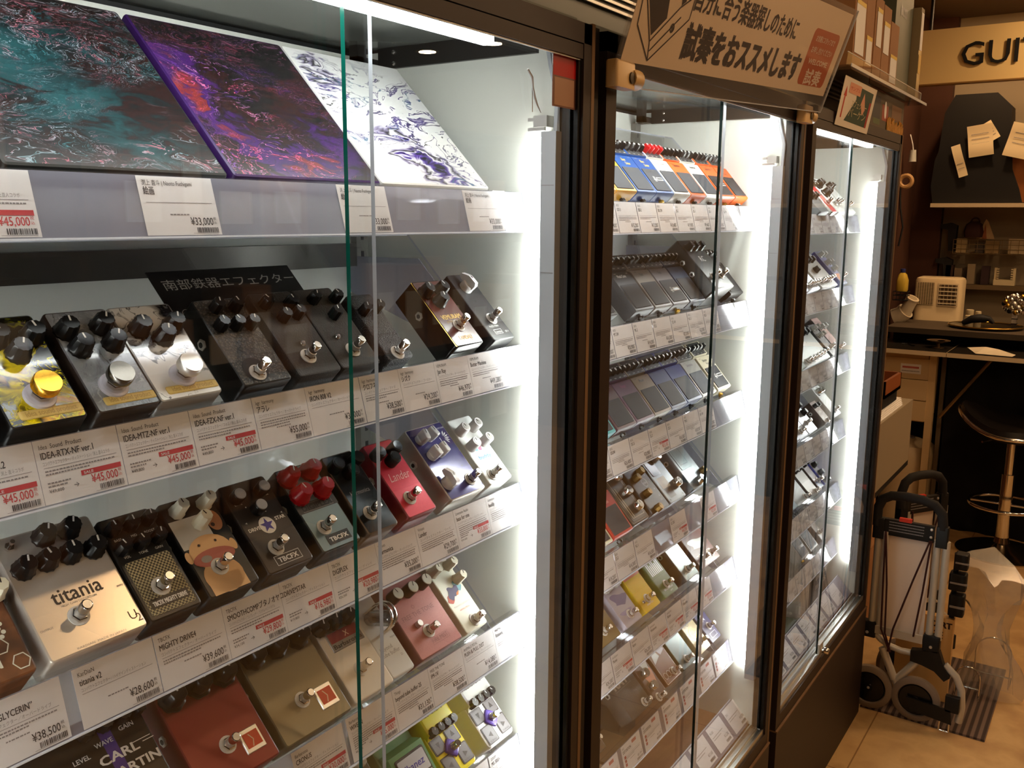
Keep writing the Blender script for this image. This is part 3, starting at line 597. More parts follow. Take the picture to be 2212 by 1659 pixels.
pedal(0, 2, .444, .0535, 'black stomp box with a woven brass-coloured grille panel', .107, .036, P('black_satin', (24, 23, 22), .35), None, [(9, 99), (27, 99), (45, 100), (9, 79), (27, 79), (45, 80)], 'black_small', ((25, 35),), deco=mighty, s0=.006)
def pig(b, w, L):
    pk = P('pig_skin', (226, 180, 128), .4); rd = P('snout_red', (176, 92, 78), .4); dk = P('pig_line', (60, 40, 30), .5)
    b.rect(w*.02, L*.50, w*.66, L*.80, P('pale_grey_print', (196, 192, 184), .4), .0001)
    blob(b, w*.45, L*.17, w*.36, L*.17, pk, .0003); b.rect(w*.11, 0.001, w*.80, L*.18, pk, .0003); blob(b, w*.46, L*.42, w*.40, L*.17, pk, .0004); blob(b, w*.46, L*.36, w*.40, L*.085, rd, .0006); blob(b, w*.30, L*.36, w*.10, L*.035, P('snout_grey', (150, 140, 134), .4), .0008)
    for s in (.30, .62): blob(b, w*s, L*.505, .0014, .0014, dk, .0008)
    for s in (.03, .90): blob(b, w*s, L*.42, w*.06, L*.06, pk, .0004)
    blob(b, w*.45, L*.205, .0012, .0022, dk, .0008); blob(b, w*.80, L*.70, w*.14, L*.11, P('calf_brown', (176, 120, 82), .4), .0003); blob(b, w*.74, L*.66, .0022, .0022, dk, .0005)
pedal(0, 2, .506, .0585, 'black stomp box painted with a simple pink pig, cream knobs', .106, .036, P('black_satin', (24, 23, 22), .35), None, [(15, 99), (46, 99), (31, 81)], 'cream', ((26, 33),), deco=pig, s0=.006)
def dstar(b, w, L):
    blob(b, w*.50, L*.48, .0098, .0098, WHT, .0002); star(b, w*.50, L*.48, .0085, P('violet_print', (58, 44, 140), .4))
    for t, x, y in (('DRIVE', .22, .46), ('STAR', .82, .50), ('DRIVE', .2, .76), ('TONE', .52, .63), ('LEVEL', .8, .78)): b.text(t, w*x, L*y, .0056 if t in ('DRIVE', 'STAR') and y < .6 else .0034, WHT, .0002, 'c', bold=.02)
    outline(b, w*.25, L*.055, w*.80, L*.155, .0005, WHT); b.text('TBCFX', w*.525, L*.08, .0075, WHT, .0002, 'c', bold=.03, width=w*.42)
    for s in (.13, .9): b.quad([(w*s-.001, L*.56, .0002), (w*s+.0012, L*.55, .0002), (w*s+.0012, L*.57, .0002)], WHT)
    for x, y in ((.3, .72), (.62, .62), (.86, .82)): blob(b, w*x, L*y, .0008, .0008, WHT, .0003)
pedal(0, 2, .576, .0595, 'dark grey stomp box with a violet star in a white disc', .106, .036, P('charcoal_metal', (50, 44, 40), .3, .2), None, [(12, 94), (44, 95), (28, 76)], 'silver_cap', ((24, 31),), deco=dstar, s0=.006)
def digi(b, w, L):
    b.rect(w*.0, L*.46, w, L*.57, P('dark_band', (58, 56, 56), .3), .0001); b.text('DIGIPLEX', w*.5, L*.485, .0085, BLK, .0003, 'c', bold=.035, width=w*.76); outline(b, w*.12, L*.47, w*.88, L*.56, .0004, INKG, .0003)
    b.rect(w*.24, L*.055, w*.82, L*.165, BLK, .0003); b.text('TBCFX', w*.53, L*.085, .007, WHT, .0005, 'c', bold=.03, width=w*.46)
pedal(0, 2, .649, .0565, 'steel blue stomp box with four red knobs', .106, .036, P('dark_steel_side', (48, 52, 54), .3, .4), P('steel_blue', (122, 142, 150), .28, .45), [(10, 98), (42, 99), (12, 75), (43, 74)], 'red', ((19, 33),), deco=digi, s0=.006)
pedal(0, 2, .718, .050, 'dark mirror-black stomp box behind the green glass edge', .106, .036, P('bronze_side', (92, 76, 60), .35, .5), P('mirror_black', (40, 44, 46), .12, .5), [(8, 94), (41, 95), (23, 82)], 'chrome_cap', ((19, 30),), deco=lambda b, w, L: b.text('Harmonica', w*.5, L*.47, .008, INKG, .0002, 'c', width=w*.6), s0=.006)
def lander(b, w, L): b.text('Lander', w*.5, L*.47, .0165, P('pink_script', (236, 190, 186), .4), .0002, 'c', bold=-.012, width=w*.66, shear=.25)
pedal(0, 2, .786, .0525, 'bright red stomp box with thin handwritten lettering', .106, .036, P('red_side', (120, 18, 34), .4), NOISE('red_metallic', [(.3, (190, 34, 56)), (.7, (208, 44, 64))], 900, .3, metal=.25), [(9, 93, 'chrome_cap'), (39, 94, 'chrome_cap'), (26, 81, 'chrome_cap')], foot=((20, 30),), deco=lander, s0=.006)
def basscomp(b, w, L):
    for n in range(6):
        a = -.9+n*.36; cx, cy = w*.78, L*.78
        b.quad([(cx+.003*math.cos(a), cy+.003*math.sin(a), .0002), (cx+.009*math.cos(a-.12), cy+.009*math.sin(a-.12), .0002), (cx+.0125*math.cos(a), cy+.0125*math.sin(a), .0002), (cx+.009*math.cos(a+.12), cy+.009*math.sin(a+.12), .0002)], WHT)
    b.rect(w*.70, L*.62, w*.712, L*.79, WHT, .0002); b.text('LIMETONE', w*.86, L*.90, .0034, WHT, .0002, 'c'); blob(b, w*.78, L*.36, .001, .001, BLK, .0003); blob(b, w*.82, L*.18, .0008, .0008, BLK, .0003)
pedal(0, 2, .867, .0735, 'deep blue stomp box with white knobs and a white flower sketch', .109, .036, P('silver_rim_side', (176, 170, 160), .35, .4), P('deep_blue_gloss', (58, 52, 104), .18, .2, coat=.5), [(15, 97, 'white_ridge'), (33, 98, 'white_ridge'), (17, 72, 'white_ridge'), (33, 73, 'white_ridge'), (12, 30, 'chicken')], foot=((55, 25),), deco=basscomp, s0=.007)
def buddy(b, w, L):
    cs = [P('sky_print', (120, 180, 220), .5), P('pink_print', (236, 130, 160), .5), P('mint_print', (150, 200, 190), .5)]
    rnd = random.Random(3)
    for n in range(60):
        x, y = rnd.uniform(.06, .94)*w, rnd.uniform(.04, .60)*L; a = rnd.uniform(0, 3.1); dx, dy = .0012*math.cos(a), .0012*math.sin(a)
        b.quad([(x-dx, y-dy, .0002), (x+dx, y+dy, .0002), (x+dx-dy*.3, y+dy+dx*.3, .0002), (x-dx-dy*.3, y-dy+dx*.3, .0002)], INKG if n % 3 else cs[n % 3])
    blob(b, w*.36, L*.54, .0045, .007, cs[0], .0003, wob=.2); blob(b, w*.52, L*.54, .0045, .008, cs[1], .0003, wob=.2); b.text('buddy', w*.5, L*.36, .0085, cs[0], .0004, 'c', bold=.01, width=w*.5)
pedal(0, 2, .951, .0515, 'white stomp box scattered with small pastel marks, right end of its row', .106, .036, P('white_enamel', (226, 230, 228), .3), None, [(9, 91, 'white'), (38, 92, 'white'), (10, 66, 'white'), (40, 67, 'white')], foot=((16, 20),), deco=buddy, s0=.007)

# ------------------------------------------------------------------ nearest showcase: fourth shelf
def carl(b, w, L):
    v = P('carl_violet', (70, 50, 130), .4); b.rect(w*.62, L*.06, w*.72, L*.86, v, .0001)
    b.text('CARL', w*.70, L*.60, .012, WHT, .0004, 'c', bold=.03, width=w*.32); b.text('MARTIN', w*.76, L*.47, .012, WHT, .0004, 'c', bold=.03, width=w*.44); b.text('2003', w*.78, L*.36, .010, P('grey_violet', (150, 140, 180), .5), .0004, 'c')
    for t, x, y in (('BOOST', .2, .66), ('LEVEL', .2, .58), ('LEVEL', .43, .70), ('WAVE', .63, .745), ('GAIN', .84, .79)): b.text(t, w*x, L*y, .0062, WHT, .0004, 'c', bold=.015)
    for y0, x0, x1 in ((.57, .30, .52), (.545, .30, .52), (.66, .82, .98), (.635, .9, 1.)): b.rect(w*x0, L*y0, w*x1-.0002, L*y0+.0007, WHT, .0004)
pedal(0, 3, .352, .118, 'wide black stomp box with white and violet lettering, lower left', .118, .040, P('black_satin', (24, 23, 22), .35), None, [(62, 108, 'black_small'), (80, 108, 'black_small'), (98, 108, 'black_small'), (114, 108, 'black_small')], foot=((30, 25), (80, 25)), deco=carl, s0=.004)
def badge(b, w, L):
    b.rbox((w*.64, L*.13, 0), (w*.90, L*.13+w*.27, .0015), .001, SATIN); b.rect(w*.67, L*.13+w*.05, w*.87, L*.13+w*.22, P('orange_badge', (206, 74, 38), .4), .0018)
    b.quad([(w*.735, L*.13+w*.06, .002), (w*.77, L*.13+w*.13, .002), (w*.735, L*.13+w*.20, .002), (w*.75, L*.13+w*.20, .002), (w*.785, L*.13+w*.13, .002), (w*.75, L*.13+w*.06, .002)], P('badge_pale', (228, 190, 160), .4))
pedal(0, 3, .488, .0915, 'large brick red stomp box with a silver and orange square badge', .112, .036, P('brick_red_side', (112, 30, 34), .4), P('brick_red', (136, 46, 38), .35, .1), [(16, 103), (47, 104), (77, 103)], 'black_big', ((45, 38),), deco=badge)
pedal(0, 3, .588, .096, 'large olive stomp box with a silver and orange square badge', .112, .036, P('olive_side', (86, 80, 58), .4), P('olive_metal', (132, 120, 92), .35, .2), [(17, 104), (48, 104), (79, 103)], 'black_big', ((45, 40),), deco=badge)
def barb(b, w, L):
    b.rbox((w*.16, L*.55, 0), (w*.94, L*.80, .001), .001, P('badge_grey', (120, 116, 112), .35, .5)); b.rect(w*.20, L*.64, w*.90, L*.75, P('dark_red_band', (130, 20, 32), .4), .0012); b.text('Barbarossa', w*.55, L*.575, .0075, BLK, .0013, 'c', bold=.02, width=w*.68); b.text('X', w*.6, L*.66, .010, P('badge_pale', (228, 190, 160), .4), .0014, 'c')
pedal(0, 3, .691, .065, 'cream white stomp box with a dark red name badge', .112, .036, P('cream_white', (222, 214, 200), .35), None, [(8, 100), (29, 100), (51, 99)], 'black', ((31, 38),), deco=barb, s0=.006)
def btb(b, w, L):
    b.text('beyond', w*.38, L*.32, .0075, INKG, .0002, 'c', width=w*.5); b.text('tube buffer', w*.46, L*.25, .0075, INKG, .0002, 'c', width=w*.76); b.text('2S', w*.8, L*.19, .004, INKG, .0002, 'c'); b.text('input', w*.85, L*.42, .0042, INKG, .0002, 'c')
e = pedal(0, 3, .757, .040, 'slim pale grey box with a chrome carrying loop and bagged glass tube', .106, .034, P('pale_grey_enamel', (206, 208, 206), .3), None, [], foot=(), deco=btb, s0=.008)
b = MB(); A = Matrix.Rotation(.5, 3, 'X'); b.lathe([(.009, 0), (.0098, .003), (.0098, .034), (.007, .042), (.003, .045)], (.018, .078, .034), CLEAR('tube_glass', (.6, .66, .68), diff=.12, diffcol=(.3, .36, .4), f0=.12), 18, axis=A); b.lathe([(.006, .004), (.006, .03)], (.018, .078, .034), P('tube_plate', (70, 76, 82), .3, .7), 12, axis=A); b.build('glass_tube', e)
b = MB()
for dx in (0, .007):
    b.tube([(.012+dx, .052, .034), (.012+dx, .052, .058)]+[(.012+dx+.010*0, .052+.016-.016*math.cos(math.radians(a)), .058+.020*math.sin(math.radians(a))) for a in range(15, 180, 15)]+[(.012+dx, .084, .058), (.012+dx, .084, .034)], .0016, CHROME, 8)
b.build('carrying_loop', e)
ROSE = NOISE('dusty_rose', [(.3, (150, 84, 78)), (.7, (162, 94, 88))], 700, .4, metal=.15)
def ftt(b, w, L):
    g = P('rose_print', (120, 62, 58), .4)
    b.text('FREE THE TONE', w*.47, L*.47, .0088, g, .0002, 'c', width=w*.72); b.text('Ö', w*.44, L*.56, .007, g, .0002, 'c'); b.text('FIRE MIST', w*.58, L*.11, .008, g, .0002, 'c', width=w*.36); outline(b, w*.38, L*.09, w*.78, L*.17, .0003, g)
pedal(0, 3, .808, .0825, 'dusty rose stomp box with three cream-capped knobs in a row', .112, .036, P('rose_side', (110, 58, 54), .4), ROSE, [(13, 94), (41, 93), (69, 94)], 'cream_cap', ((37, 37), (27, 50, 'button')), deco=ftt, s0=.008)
def pushpull(b, w, L):
    cs = [P('art_orange', (220, 130, 60), .5), P('art_navy', (70, 66, 100), .5), P('art_teal', (120, 170, 180), .5), P('art_red', (206, 96, 80), .5)]
    for n, (x, y, rx, ry, q) in enumerate(((.50, .50, .008, .005, 0), (.42, .53, .007, .008, 1), (.72, .57, .007, .007, 2), (.20, .45, .006, .005, 3), (.30, .49, .005, .006, 1), (.60, .545, .006, .005, 1))): blob(b, w*x, L*y, rx, ry, cs[q], .0002+n*.0001, wob=.25, ph=n)
    b.text('PUSH & PULL DISTORTION', w*.5, L*.335, .0032, INKG, .0004, 'c', width=w*.72); b.text('ANIMALS PEDAL', w*.5, L*.275, .0034, cs[3], .0004, 'c', width=w*.46)
    for t, x, y in (('DRIVE', .22, .78), ('LEVEL', .8, .80), ('TONE', .8, .62)): b.text(t, w*x, L*y, .0034, INKG, .0002, 'c')
pedal(0, 3, .900, .0465, 'ivory stomp box with a small cartoon of running figures', .110, .036, P('ivory_enamel', (226, 226, 206), .3), None, [(7, 100, 'cream'), (40, 100, 'cream'), (40, 78, 'cream')], foot=((27, 20),), deco=pushpull, s0=.008)

# ------------------------------------------------------------------ nearest showcase: fifth shelf
def zoom_box(x0, body, label, txt):
    """moulded multi-effect: raised rear deck with a screen, lower front plate with four arrow pads round a switch"""
    w = .062; e = place(0, 4, x0, .006, 'effect_pedal', label)
    b = MB(); b.rbox((0, 0, .001), (w, .068, .034), .008, body, None, .003); b.rbox((.001, .060, .001), (w-.001, .112, .044), .006, body, None, .004)
    b.prism([(.056, .034), (.066, .034), (.066, .044)], .002, w-.002, body)
    b.M = Matrix.Translation((0, 0, .0442))
    b.rect(w*.12, .094, w*.70, .108, P('lcd_grey', (110, 116, 120), .15), .0001); outline(b, w*.10, .092, w*.72, .110, .0015, P('silver_frame', (190, 190, 192), .3, .5), .0002); b.text('MULTISTOMP', w*.45, .0845, .006, BLK, .0002, 'c', bold=.02, width=w*.72)
    b.M = Matrix.Translation((0, 0, .0342)); pd = P('pad_grey', (104, 100, 102), .45); dk = P('pad_rim', (40, 36, 38), .5)
    for cx, cy, t, ang in ((w*.23, .048, 'MEMORY', -90), (w*.74, .050, 'MEMORY', 90), (w*.25, .017, 'SCROLL', 180), (w*.77, .019, 'SCROLL', 0)):
        b.rbox((cx-w*.19, cy-.013, 0), (cx+w*.19, cy+.013, .0006), .002, dk, dk, .0002); b.rbox((cx-w*.165, cy-.0115, 0), (cx+w*.165, cy+.0115, .001), .002, pd, pd, .0002)
        b.text(t, cx, cy-.0105 if t == 'SCROLL' else cy+.006, .0036, dk, .0013, 'c', width=w*.24)
        a0 = math.radians(ang); b.quad([(cx+.005*math.cos(a0+q), cy-.001+.005*math.sin(a0+q), .0013) for q in (0, 2.25, -2.25)], dk)
    b.M = Matrix.Identity(4); b.build('body', e)
    for q in range(4): link('knob', knob_mesh('black_small'), e, (w*.16+q*w*.225, .064, .038), (0, 0, q*.4-.6))
    link('foot_switch', switch_mesh('foot_blue'), e, (w*.52, .034, .0345))
zoom_box(.862, P('yellow_enamel', (214, 196, 28), .3), 'bright yellow boxy effect unit with a small screen and arrow pads', 'AC')
zoom_box(.952, P('white_abs', (232, 232, 226), .3), 'white boxy effect unit with yellow-green flank and arrow pads', 'MS')
def screamer(x0):
    w = .070; e = place(0, 4, x0, .004, 'effect_pedal', 'green box-shaped stomp pedal with blue script on a pale plate')
    g = P('screamer_green', (84, 138, 88), .35); gd = P('screamer_green_dark', (62, 108, 62), .4)
    b = MB(); b.rbox((0, 0, .001), (w, .124, .030), .004, g, None, .002); b.prism([(.004, .030), (.004, .038), (.070, .046), (.078, .030)], .003, w-.003, g)
    b.M = frame((0, .004, .038), (1, 0, 0), (0, .066, .008))
    b.rbox((w*.13, .003, 0), (w*.89, .060, .0012), .003, BLKM, BLKM, .0003); b.rbox((w*.16, .030, 0), (w*.86, .057, .0018), .002, P('plate_silver', (200, 202, 208), .35), None, .0003); b.rbox((w*.16, .006, 0), (w*.86, .028, .0018), .002, P('plate_cream', (214, 206, 176), .4), None, .0003)
    b.text('Ibanez', w*.51, .039, .013, P('script_blue', (52, 50, 150), .4), .002, 'c', bold=.02, width=w*.50, shear=.2); b.M = Matrix.Identity(4)
    b.build('body', e)
    for x in (.014, .035, .056): link('knob', knob_mesh('black'), e, (x, .103, .030))
screamer(.782)
pedal(0, 4, .700, .066, 'dark olive stomp box with two cream knobs at the bottom picture edge', .112, .036, P('dark_olive', (92, 88, 60), .4), None, [(22, 92), (48, 92)], 'cream', ((33, 34),))

# ------------------------------------------------------------------ price cards
GT = ('price cards in the rails of the nearest showcase', 'price cards in the rails of the middle showcase', 'price cards in the rails of the farthest showcase')
DESC = 'コンパクトエフェクター／'
def barcode(b, x0, y0, x1, y1, rnd):
    x = x0
    while x < x1:
        q = rnd.choice((.0004, .0006, .0009)); b.rect(x, y0, min(x+q, x1), y1, INK, .0006); x += q+rnd.choice((.0004, .0005, .0008))
def card(i, k, x0, w, label, brand='', name='', desc='', price='', sale=None, rows=2, v0=0., h=.0495, z=0., mini=False, red=False):
    M = rail_frame(i, k) @ Matrix.Translation((x0, -.0008+v0, z)); rnd = random.Random(int(x0*1e4)+k)
    b = MB(); b.M = M
    b.box((0, -h, .0), (w, 0, .0003), PAPER)
    s = w/.0715
    if brand: b.text(brand, .004*s, -.0075, .0052, INK, .0005, 'l', wid=.78)
    if name: b.text(name, .004*s, -.0150, .0074, INK, .0005, 'l', wid=.72, bold=.012)
    if desc: b.text(DESC+desc, .0045*s, -.0200, .0036, INKG, .0005, 'l', width=w*.80)
    if not mini: b.rect(.0045*s, -.0222, w*.94, -.0218, INKG, .0005)
    for n in range(rows): smalltext(b, .005*s, w*(.92 if n < rows-1 else .6), -.0252-n*.0024, rnd, h=.0011)
    pc = INK
    if sale:
        pc = INKR; b.rect(w*.47, -.0335, w*.965, -.0295, INKR, .0005); b.text('SALE', w*.50, -.0327, .0030, WHT, .0007, 'l', wid=1.3, bold=.02)
        smalltext(b, .005*s, w*.36, -.0345, rnd, h=.0012); smalltext(b, .005*s, w*.30, -.0370, rnd, h=.0012); b.text('¥'+sale, .005*s, -.0412, .0036, INK, .0005, 'l'); b.text('→', w*.36, -.0410, .0058, INK, .0005, 'l')
    else: smalltext(b, w*.34, w*.62, -.0325, rnd, h=.0010)
    if red:
        b.rect(w*.55, -.010, w*.78, -.004, P('soft_red_print', (196, 106, 98), .6), .0005)
        for n in range(3): b.rect(w*.08, -.0255-n*.0068, w*.17, -.020-n*.0068, P('red_print', (178, 60, 56), .6), .0005)
    if price:
        b.text('¥'+price, w*.905, -.0410, .0094 if not red else .006, pc, .0005, 'r', wid=.74, bold=.006)
        b.text('税', w*.915, -.0365, .0030, pc, .0005, 'l'); b.text('込', w*.915, -.0400, .0030, pc, .0005, 'l')
    barcode(b, w*.66, -.0475, w*.96, -.0430, rnd)
    if i == 0: b.rect(w*.6, -.0482, w*.96, -.0479, INKG, .0005)
    o = b.build('price_card'); tag(o, label, 'price card', GT[i]); return o
NF = '渕上 直斗 | Naoto Fuchigami'
card(0, 0, .299, .0735, 'price card with red sale band at the left end of the top rail', 'Idea Sound Product', '', 'ギター／渕上直人コラボ', '45,000', '49,800')
card(0, 0, .460, .0735, 'price card reading 33,000 yen below the teal canvas', NF, '絵画', '', '33,000', rows=0)
card(0, 0, .686, .0725, 'price card reading 33,000 yen crossed by the green glass edge', NF, '絵画', '', '33,000', rows=0)
card(0, 0, .896, .0735, 'price card reading 33,000 yen below the white marbled canvas', NF, '絵画', '', '33,000', rows=0)
ISP = 'Idea  Sound  Product'; KH = 'kgr  harmony'
card(0, 1, .2868, .0705, 'sale price card reading ver.2 at the left edge of the second rail', ISP, 'IDEA-XTX-NF ver.2', 'オーバー／渕上 直斗コラボ', '45,000', '49,800')
card(0, 1, .3578, .069, 'sale price card below the yellow and black marbled stomp box', ISP, 'IDEA-RTX-NF ver.1', 'ディストーション／渕上 直斗コラボ', '45,000', '49,800')
card(0, 1, .4275, .069, 'sale price card below the smoky grey marbled stomp box', ISP, 'IDEA-MTZ-NF ver.1', 'ディストーション／渕上 直斗コラボ', '45,000', '49,800')
card(0, 1, .4972, .069, 'sale price card below the white and black marbled stomp box', ISP, 'IDEA-FZX-NF ver.1', 'ファズ／渕上 直斗コラボ', '45,000', '49,800')
card(0, 1, .567, .0665, 'price card reading 55,000 yen on the second rail', KH, 'アラレ', 'オーバードライブ', '55,000', rows=3)
card(0, 1, .634, .077, 'price card reading IRON 808 V2 and 33,000 yen', KH, 'IRON 808 V2', 'オーバードライブ', '33,000', rows=0)
card(0, 1, .712, .0625, 'price card reading 38,500 yen just right of the green glass edge', KH, 'クロフネ', 'ファズ', '38,500')
card(0, 1, .775, .0635, 'price card reading 24,200 yen on the second rail', KH, 'シズク', 'ブースター', '24,200', rows=0)
card(0, 1, .839, .0655, 'price card reading 46,970 yen below the wine brown stomp box', 'VEMURAM', 'Jan Ray', 'オーバードライブ', '46,970', rows=3)
card(0, 1, .905, .066, 'price card reading 49,280 yen on the second rail', 'VEMURAM', 'Butter Machine', 'ディストーション', '49,280', rows=2)
card(0, 1, .9715, .056, 'price card ending in 000 yen at the lamp end of the second rail', '', '', '', '18,000', rows=0)
card(0, 2, .289, .0735, 'price card reading 38,500 yen below the mottled brown and teal box', 'KarDiaN', '“NITROGLYCERIN”', 'オーバードライブ', '38,500', rows=2)
card(0, 2, .373, .0735, 'price card reading titania v2 and 28,600 yen', 'KarDiaN', 'titania v2', 'ハイゲインディストーション', '28,600', rows=0)
card(0, 2, .4475, .073, 'price card reading 39,600 yen below the grille-fronted stomp box', 'TBCFX', 'MIGHTY DRIVE4', 'オーバードライブ', '39,600')
card(0, 2, .521, .0695, 'sale price card reading 29,800 yen below the pig stomp box', 'TBCFX', 'SMOOTHCOMPブタノオヤコ', 'コンプレッサー／カスタムペイントモデル', '29,800', '34,100')
card(0, 2, .591, .0675, 'sale price card reading 16,980 yen below the star stomp box', 'TBCFX', 'DRIVE*STAR', 'ディストーション', '16,980', '19,800', rows=0)
card(0, 2, .659, .072, 'sale price card reading 20,980 yen below the four red knobs', 'TBCFX', 'DIGIPLEX', 'ディレイ', '20,980', '26,300', rows=0)
card(0, 2, .7315, .069, 'price card reading 35,200 yen on the third rail', 'Virtues', 'Harmonica', 'オーバードライブ', '35,200', rows=4)
card(0, 2, .801, .0735, 'price card reading 29,700 yen below the bright red stomp box', 'Virtues', 'Lander', 'ファズ', '29,700', rows=4)
card(0, 2, .875, .0685, 'sale price card reading 33,000 yen below the deep blue stomp box', 'Limetone Audio', 'bass for one', 'コンプレッサー', '33,000', '39,600', rows=4)
card(0, 2, .944, .0725, 'price card reading buddy at the lamp end of the third rail', 'Limetone', 'buddy', 'オーバードライブ', '', rows=5)
card(0, 3, .598, .074, 'sale price card reading CRONUS below the brick red stomp box', 'Barbarossa', 'CRONUS', 'ディストーション', '30,000', '58,300', rows=2)
card(0, 3, .678, .0765, 'sale price card crossed low down by the green glass edge', 'Barbarossa', 'WIVERN', 'オーバードライブ', '55,000', '63,800', rows=4)
card(0, 3, .755, .0665, 'price card reading 31,130 yen on the fourth rail', 'Things', 'beyond tube buffer 2S', 'バッファー', '31,130', rows=3)
card(0, 3, .822, .0685, 'price card reading 38,500 yen below the dusty rose stomp box', 'FREE THE TONE', 'FM-1V', 'オーバードライブ', '38,500', rows=3)
card(0, 3, .891, .070, 'price card reading 14,080 yen below the ivory stomp box', 'ANIMALS PEDAL', 'PUSH & PULL DIST', 'ディストーション', '14,080', rows=0)
card(0, 3, .9615, .066, 'price card ending in 80 yen at the lamp end of the fourth rail', 'ANIMALS', 'Relaxing', 'オーバードライブ', '14,080', rows=2)
card(0, 4, .953, .072, 'price card reading MS-50G at the lamp end of the fifth rail', 'ZOOM', 'MS-50G+', 'マルチストンプ', '19,800', rows=2)
card(0, 4, .878, .072, 'price card beside the last one on the fifth rail', 'ZOOM', 'MS-80IR+', 'マルチストンプ', '19,800', rows=2)

# ------------------------------------------------------------------ middle showcase: compact pedals
def boss(i, k, x0, label, col, txt=None, tcol=None, knobs='black_peak', waza=False, w=.0715, nk=4, pad=None, s0=.017):
    """compact pedal: hinged tread plate with rubber pad in front, sunken knob row behind, thumb screw at the front"""
    e = place(i, k, x0, s0, 'compact_pedal', label)
    c = P('paint_%d_%d_%d' % col, col, .36, .0, spec=.3); tc = tcol or BLK
    b = MB(); b.prism([(0, .001), (0, .018), (.004, .020), (.083, .026), (.086, .034), (.118, .034), (.122, .028), (.122, .001)], 0, w, c)
    b.rbox((.002, .002, 0), (w-.002, .120, .0015), .003, RUB)
    b.rect(.004, .0862, w-.004, .117, P('recess_dark', (30, 29, 30), .5), .0343)
    for n in range(nk): b.text(('LEVEL', 'TONE', 'GAIN', 'DRIVE')[n % 4], w*(.5+n)/nk, .088, .0028, WHT, .0345, 'c')
    jack(b, 0, .10, .02); b.build('body', e)
    b = MB(); t0, t1 = .0300, .0345
    b.prism([(-.0015, .010), (-.0015, t0-.002), (0, t0), (.078, t1), (.081, t1-.001), (.081, .024), (.003, .018), (.003, .010)], .0008, w-.0008, c)
    b.M = frame((0, 0, t0+.0001), (1, 0, 0), (0, .078, t1-t0)); gp = pad or P('rubber_pad', (62, 64, 70), .6, spec=.15)
    b.rbox((w*.085, .004, 0), (w*.915, .053, .0012), .0015, gp, None, .0004)
    b.text('BOSS', w*.12, .0435, .0072, P('pad_letter', (28, 28, 31), .5), .0014, 'l', bold=.04, width=w*.52)
    if waza:
        m = WHT; b.rect(w*.52, .027, w*.86, .034, m, .0014); b.rect(w*.54, .0284, w*.84, .0326, BLK, .0016); b.rect(w*.34, .028, w*.50, .0295, m, .0014); b.rect(w*.38, .024, w*.40, .036, m, .0014); b.rect(w*.44, .024, w*.46, .036, m, .0014)
    if txt:
        for n, t in enumerate(txt.split('|')): b.text(t, w*(.45 if n == 0 else .56), .068-n*.0085, .0088, tc, .0003, 'c', bold=.012, wid=.8)
    b.text('INPUT', w*.82, .0755, .0026, tc, .0003, 'c'); b.text('OUTPUT', w*.2, .0755, .0026, tc, .0003, 'c')
    b.M = Matrix.Identity(4); b.build('tread_plate', e)
    b = MB(); A = Matrix.Rotation(PI/2, 3, 'X'); b.lathe([(.0028, 0), (.0028, .003), (.0052, .0032), (.0055, .006), (.0050, .008)], (w/2, -.0012, .0125), BLK if not waza else BRASS, 16, .06, 8, axis=A); b.build('thumb_screw', e)
    for n in range(nk): link('knob', knob_mesh(knobs), e, (w*(.5+n)/nk, .102, .034), (0, 0, random.uniform(-.6, .6)))
    return e
YEL, BLU, WHB, ORA = (226, 166, 44), (24, 74, 142), (222, 220, 210), (226, 100, 40)
boss(1, 0, 1.175, 'yellow compact pedal, second from the left of the top row', YEL, 'SUPER|OverDrive')
boss(1, 0, 1.2475, 'yellow compact pedal at the frame, left of another yellow one', YEL, 'OverDrive')
boss(1, 0, 1.320, 'yellow compact pedal next to the blue pair', YEL, 'OverDrive')
boss(1, 0, 1.394, 'blue compact pedal next to the yellow ones, plain grey pad', BLU, 'Blues|Driver', P('boss_gold', (220, 190, 90), .4))
boss(1, 0, 1.466, 'blue compact pedal with a marked pad, next to the white one', BLU, 'Blues|Driver', P('boss_gold', (220, 190, 90), .4), waza=True)
boss(1, 0, 1.539, 'white compact pedal with red knobs between blue and orange', WHB, 'Angry Driver', INKG, 'red_small')
boss(1, 0, 1.612, 'orange compact pedal between the two white ones', ORA, 'Distortion')
boss(1, 0, 1.686, 'white compact pedal between two orange ones', WHB, 'Distortion', BLK)
boss(1, 0, 1.763, 'orange compact pedal with a marked pad, second from the lamp', ORA, 'Distortion', waza=True, pad=P('rubber_pad_dark', (38, 36, 40), .6, spec=.15))
boss(1, 0, 1.838, 'orange compact pedal nearest the lamp bar', ORA, 'DS-1|Turbo', pad=P('rubber_pad_dark', (38, 36, 40), .6, spec=.15))
GRYB, FUZZG = (52, 52, 54), (120, 112, 106)
boss(1, 1, 1.185, 'black compact pedal on the second shelf by the frame', (30, 30, 31), 'Heavy', WHT)
boss(1, 1, 1.262, 'dark compact pedal left of the charcoal one on the second shelf', (34, 34, 36), 'Metal', WHT)
boss(1, 1, 1.400, 'charcoal compact pedal with white lettering on the second shelf', (58, 58, 60), 'Metal Core', WHT)
boss(1, 1, 1.477, 'grey compact pedal lettered Fuzz with a plain pad', FUZZG, 'Fuzz')
boss(1, 1, 1.553, 'grey compact pedal lettered Fuzz with a marked pad', (112, 106, 108), 'Fuzz', waza=True)
boss(1, 1, 1.629, 'slate blue compact pedal right of the two grey ones', (52, 62, 82), 'Hyper', BLK)
